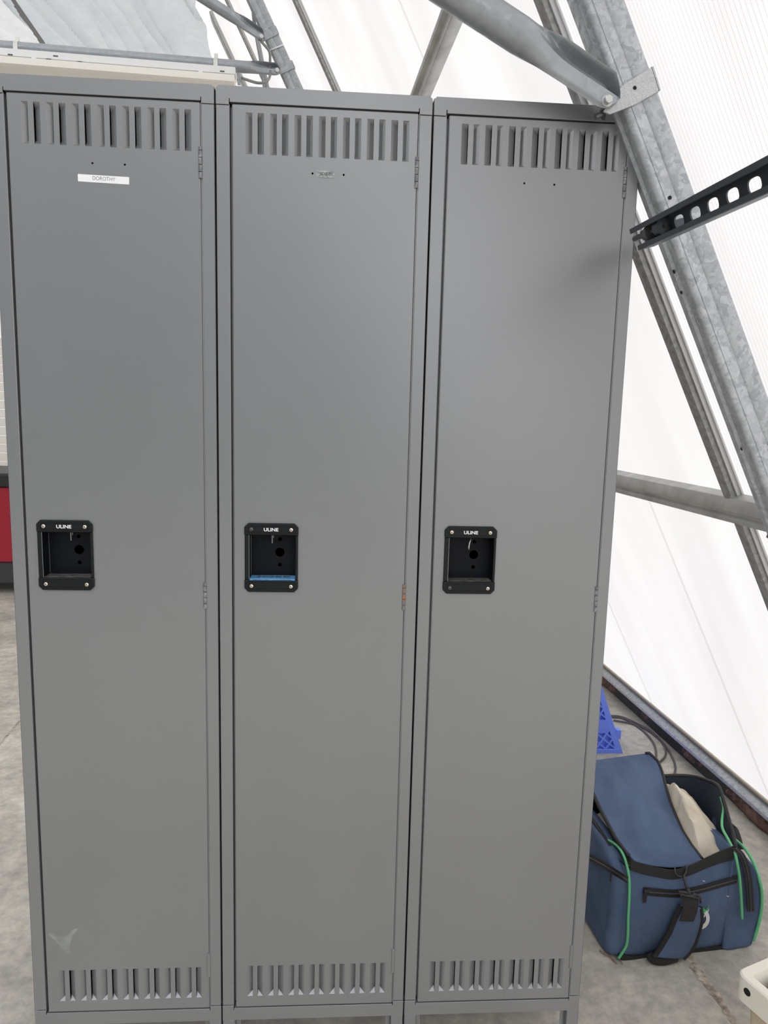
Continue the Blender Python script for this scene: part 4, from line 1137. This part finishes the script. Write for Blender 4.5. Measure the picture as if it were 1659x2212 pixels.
# black webbing band below the lid
def band(pts, w_, nm, m, th=.003, side=(0, 0, 1)):
    P = smooth_pts(pts); q = MB(); q.ribbon(P, [side] * len(P), w_, th, tuple(-BY)); return local(q.build(nm, m, bevel=.0006, seg=1), bag)
P = smooth_pts([fpt(1362, 1868, .004), fpt(1385, 1876, .005), fpt(1420, 1884, .005), fpt(1455, 1889, .006), fpt(1490, 1880, .005), fpt(1530, 1862, .004), fpt(1562, 1849, .004), fpt(1585, 1842, .005)])
q = MB(); nP = len(P); q.ribbon(P, [(0, 0, 1)] * nP, [.030 - .008 * math.sin(PI * i / nP) + .012 * (i / nP) for i in range(nP)], .003, tuple(-BY))
local(q.build('webbing_band', M['web'], smooth='auto'), bag)
# bottom black trim
P = smooth_pts([fpt(1335, 2066, .004), fpt(1370, 2072, .004), fpt(1420, 2072, .004), fpt(1500, 2056, .003), fpt(1560, 2048, .003), fpt(1584, 2044, .002)])
q = MB(); q.ribbon(P, [(0, 0, 1)] * len(P), .016, .003, tuple(-BY)); local(q.build('base_trim', M['web']), bag)
# lid (large flap lying back over the contents)
rows = [  # (Y, left pixel, right pixel, z lift)
    (0.000, (1368, 1857), (1520, 1862)), (.020, (1352, 1842), (1512, 1850)), (.060, (1330, 1812), (1494, 1828)), (.110, (1312, 1778), (1474, 1796)), (.160, (1296, 1748), (1460, 1765)),
    (.210, (1282, 1716), (1447, 1733)), (.260, (1270, 1690), (1438, 1700)), (.310, (1262, 1664), (1430, 1668)), (.345, (1262, 1650), (1421, 1645)), (.365, (1275, 1645), (1402, 1627))]
LR = []
for Y, l_, r_ in rows:
    Xl, zl = bagpix(*l_, Y); Xr, zr_ = bagpix(*r_, Y)
    LR.append((Vector((Xl, Y, zl)), Vector((Xr, Y, zr_))))
def lid(s, t, off=0):
    k = t * (len(LR) - 1); i = min(int(k), len(LR) - 2); f_ = k - i
    Lp, Rp = LR[i][0].lerp(LR[i + 1][0], f_), LR[i][1].lerp(LR[i + 1][1], f_)
    p = Lp.lerp(Rp, s)
    env = math.sin(PI * min(1, max(0, s))) * math.sin(PI * min(1, t * .96 + .04))
    p.z += .020 * env + env * .030 * noise.noise(Vector((s * 2.6 + t * 1.2, t * 2.2 - s * 1.0, 7))) + .012 * noise.noise(Vector((s * 5 - t * 2, t * 3, 2))) * env
    if t < .1: p.y -= .006 * (1 - t * 10); p.z -= .018 * math.sin(PI * s) * (1 - t * 10)
    return bp_(p.x, p.y - off * .6, p.z + off)
q = MB().grid(lambda s, t: lid(s, t), 40, 60)
local(q.build('lid_flap', M['navy'], smooth=True, solid=.004), bag)
for s_, nm in ((1.0, 'lid_zip'), (0.0, 'lid_zip')):
    pts = [lid(s_, t / 30, .001) for t in range(2, 31)]
    if s_ == 1.0: pts += [lid(1 - k * .06, 1, .001) for k in range(1, 2)]
    q = MB().tube(pts, .0050, 8); local(q.build(nm, M['zip'], smooth=True), bag)
# D ring, hook, buckle and strap
q = MB(); c_ = fpt(1470, 1878, .009); pts = [c_ + BX * (.0165 * math.cos(a)) + Vector((0, 0, .0175 * math.sin(a))) - BY * (.004 * -math.sin(a)) for a in [PI * (1 + k / 12) for k in range(13)]]
pts = [c_ + BX * -.0165 + Vector((0, 0, .006))] + pts + [c_ + BX * .0165 + Vector((0, 0, .010))]
q.tube(pts, .0022, 8); local(q.build('d_ring', M['zipteeth'], smooth=True), bag)
q = MB(); q.tube([fpt(1477, 1890, .012), fpt(1479, 1899, .018), fpt(1481, 1910, .020), fpt(1486, 1922, .026)], [.003, .0045, .0028, .0048], 10)
q.tube([fpt(1472, 1938, .034), fpt(1467, 1925, .034), fpt(1483, 1928, .034), fpt(1486, 1934, .034), fpt(1496, 1935, .034), fpt(1499, 1930, .034), fpt(1512, 1937, .034), fpt(1514, 1950, .034)], .0028, 8)
q.tube([fpt(1470, 1932, .036), fpt(1512, 1941, .036)], .0026, 8); q.tube([fpt(1486, 1920, .026), fpt(1490, 1932, .034)], .0042, 8)
local(q.build('strap_hook', M['darkgrey'], smooth=True), bag)
def strap(pts, wd, th, nm, m, sides=None):
    q = MB(); q.ribbon(pts, sides or [tuple(BX)] * len(pts), wd, th, tuple(-BY)); return local(q.build(nm, m, smooth='auto', bevel=.0008, seg=1), bag)
strap([fpt(1491, 1936, .030), fpt(1492, 1950, .036), fpt(1490, 1970, .038), fpt(1483, 1990, .038)], [.046, .046, .043, .040], .003, 'strap', M['web'], [tuple(BX + Vector((0, 0, -.12)))] * 4)
# shoulder pad: navy panel with black padded edges
L_ = [(1470, 1955), (1458, 1982), (1446, 2012), (1432, 2036), (1421, 2053), (1411, 2067)]
Rr = [(1512, 1960), (1514, 1985), (1508, 2010), (1500, 2034), (1488, 2054), (1474, 2068)]
def padp(s, t):
    k = t * 5; i = min(int(k), 4); f_ = k - i
    u0, v0 = [L_[i][j] * (1 - f_) + L_[i + 1][j] * f_ for j in (0, 1)]; u1, v1 = [Rr[i][j] * (1 - f_) + Rr[i + 1][j] * f_ for j in (0, 1)]
    return fpt(u0 + (u1 - u0) * s, v0 + (v1 - v0) * s, .018 + .008 * math.sin(PI * s) + (0 if t < .5 else .02 * (t - .5)))
q = MB().grid(padp, 12, 24); pad = local(q.build('shoulder_pad', M['navy'], smooth=True, solid=.010), bag)
for s_ in (0, 1):
    q = MB().tube([padp(s_, t / 20) - BY * .002 for t in range(21)], .0068, 10); o = q.build('pad_edge', M['web'], smooth=True); local(o, bag)
P = [fpt(1420, 2070, .028), fpt(1416, 2085, .034), fpt(1412, 2094, .040)]
P = [Vector((p.x, p.y, max(p.z, .012))) for p in P]
q = MB(); g0 = onz(1402, 2060, .020); g1 = onz(1412, 2072, .013); g2 = onz(1434, 2074, .012); g3 = onz(1462, 2066, .016)
q.tube(smooth_pts([g0, g1, g2, g3]), [.009] + [.012] * 14 + [.009], 10); local(q.build('strap_loop', M['web'], smooth=True), bag)
# handle hump behind the right pocket
q = MB(); hp_ = [rp_(1568, 1835, .16), rp_(1568, 1795, .17), rp_(1578, 1783, .17), rp_(1592, 1790, .17), rp_(1602, 1815, .15), rp_(1608, 1835, .12)]
P = smooth_pts(hp_); cpt = rp_(1585, 1835, .14)
q.loft([[p, p + BY * .035] for p in P], False, False); q.add([p for p in P] + [cpt], [tuple(list(range(len(P))) + [len(P)])])
local(q.build('carry_handle', M['web'], smooth='auto', solid=.004), bag)
# logo
def lp(u, v): return fpt(u, v, .0035)
q = MB(); cx_, cy_, Ro, Ri = 1511, 1984, 24, 14.5
arc = [(-52 + k * 7.6) for k in range(20)]
k0 = [math.radians(a) for a in range(-48, 100, 8)]
outer = [lp(cx_ + Ro * .92 * math.cos(a), cy_ + Ro * math.sin(a)) for a in k0]; inner = [lp(cx_ + Ri * 1.0 * math.cos(a), cy_ + (Ri + .5) * math.sin(a)) for a in k0]
for i in range(len(k0) - 1): q.add([outer[i], outer[i + 1], inner[i + 1], inner[i]], [(0, 1, 2, 3)])
q.add([lp(1532.5, 1962), lp(1530, 1970), lp(1513, 1993), lp(1513, 1987)], [(0, 1, 2, 3)])
q.cur = 1
q.add([lp(1512, 1962), lp(1520, 1961), lp(1525, 1966), lp(1532, 1955), lp(1530, 1963), lp(1515, 1980), lp(1512, 1974)], [(0, 1, 2, 3, 4, 5, 6)])
lg = local(q.build('emblem', [M['white'], M['logo_green']]), bag); lg['label'] = 'white and green round emblem'
for (u, v) in ((1521, 1904), (1573, 1937)):
    q = MB().tube([fpt(u - 3, v - 2, .004), fpt(u, v, .0045), fpt(u + 2, v - 1, .004)], .0007, 5); local(q.build('thread', M['white']), bag)

# beige cloth inside
q = MB()
def cfn(s, t):
    X = .0 + s * .352 + (.03 * t); Y = .03 + t * .275
    e_ = math.sin(PI * min(1, max(0, s * .98 + .01))) ** .55 * math.sin(PI * min(1, t * .9 + .08)) ** .5
    zz = .205 + .105 * e_ + .085 * t * max(0, 1 - abs(s - .70) * 1.6) + .016 * noise.noise(Vector((s * 6 + t * 2, t * 5, 3))) + .010 * noise.noise(Vector((s * 15, t * 11 + s * 7, 9)))
    zz2 = zz
    for (l0, r0), (l1, r1) in zip(LR[:-1], LR[1:]):
        if l0.y <= Y <= l1.y + 1e-6:
            k = (Y - l0.y) / max(1e-6, l1.y - l0.y); l_, r_ = l0.lerp(l1, k), r0.lerp(r1, k)
            if l_.x - .004 < X < r_.x + .012: zz2 = min(zz, l_.z + (r_.z - l_.z) * (X - l_.x) / (r_.x - l_.x) - .016)
    return bp_(X, Y, zz2)
q.grid(cfn, 70, 60)
tag(q.build('cloth_bundle', M['cloth'], smooth=True), 'beige crumpled cloth stuffed inside the open duffel bag', 'cloth')

# twigs on the floor by the bag
for k, (pp, la_) in enumerate((([(1295, 2053), (1308, 2061), (1316, 2064), (1325, 2074), (1333, 2081)], 'light brown dry twig on the floor at the bag corner'), ([(1337, 2070), (1342, 2078), (1345, 2083)], 'short dark twig end poking from under the bag corner'))):
    o = pix_curve([onz(u, v, .004) for u, v in pp], .0022 if k == 0 else .0014, M['debris'], 'twig', 6, 3); tag(o, la_, 'twig')

# ------------------------------------------------------------------ cream storage bin, bottom right
ZR = .34
def zp(u, v, z=ZR): return onz(u, v, z)
cor = zp(1588, 2096); e1 = zp(1659, 2066); e2 = zp(1659, 2168)
d1 = (e1 - cor).normalized(); d2 = (e2 - cor); d2 = (d2 - d1 * d2.dot(d1)).normalized()
sb = empty('storage_bin', (cor + d1 * .2 + d2 * .15).to_2d().to_3d()); tag(sb, 'cream plastic bin with a round hole in its rim, bottom right corner on the floor', 'bin')
def rr_loop(x0, y0, x1, y1, r, z, k=6):
    out_ = []
    for (cx_, cy_, a0) in ((x1 - r, y1 - r, 0), (x0 + r, y1 - r, .5 * PI), (x0 + r, y0 + r, PI), (x1 - r, y0 + r, 1.5 * PI)):
        for i in range(k + 1):
            a = a0 + .5 * PI * i / k; out_.append(cor + d1 * (cx_ + r * math.cos(a)) + d2 * (cy_ + r * math.sin(a)) + Vector((0, 0, z - ZR)))
    return out_
LX, LY = .42, .30
q = MB(); lv = [(0.0, 0, .022, ZR - .052), (0, 0, .022, ZR - .003), (.003, .003, .020, ZR), (.019, .019, .014, ZR), (.022, .022, .012, ZR - .004), (.026, .026, .012, ZR - .060)]
q.loft([rr_loop(a, b2, LX - a, LY - b2, r_, z) for a, b2, r_, z in lv], True, False)
q.add(rr_loop(.026, .026, LX - .026, LY - .026, .012, ZR - .060), [tuple(range(28))])
local(q.build('tray_rim', M['cream'], smooth='auto'), sb)
q = MB(); q.loft([rr_loop(a, a, LX - a, LY - a, .02, z) for a, z in ((.030, .0), (.018, ZR - .066))]); bd = local(q.build('body', M['tan'], smooth='auto'), sb); bd['label'] = 'tan lower body'
# hole in the near side (facing -d1 direction ... side along d2)
hc = hit(1614, 2143, cor, d1.normalized() if False else d1)
q = MB().tube([hc - d1 * .0008, hc + d1 * .001], .0075, 18); local(q.build('grip_hole', M['black']), sb)
q = MB(); c_ = onz(1682, 2138, ZR - .045) - cor; c_ = cor + d1 * max(c_.dot(d1), .092) + d2 * max(c_.dot(d2), .092); c_.z = ZR - .058
q.tube([c_, c_ + Vector((0, 0, .02)), c_ + Vector((0, 0, .035)), c_ + Vector((0, 0, .045))], [.050, .062, .064, .058], 32)
tag(q.build('rubber_pad', M['rubber'], smooth='auto'), 'black rounded rubber piece lying inside the cream bin', 'rubber piece')
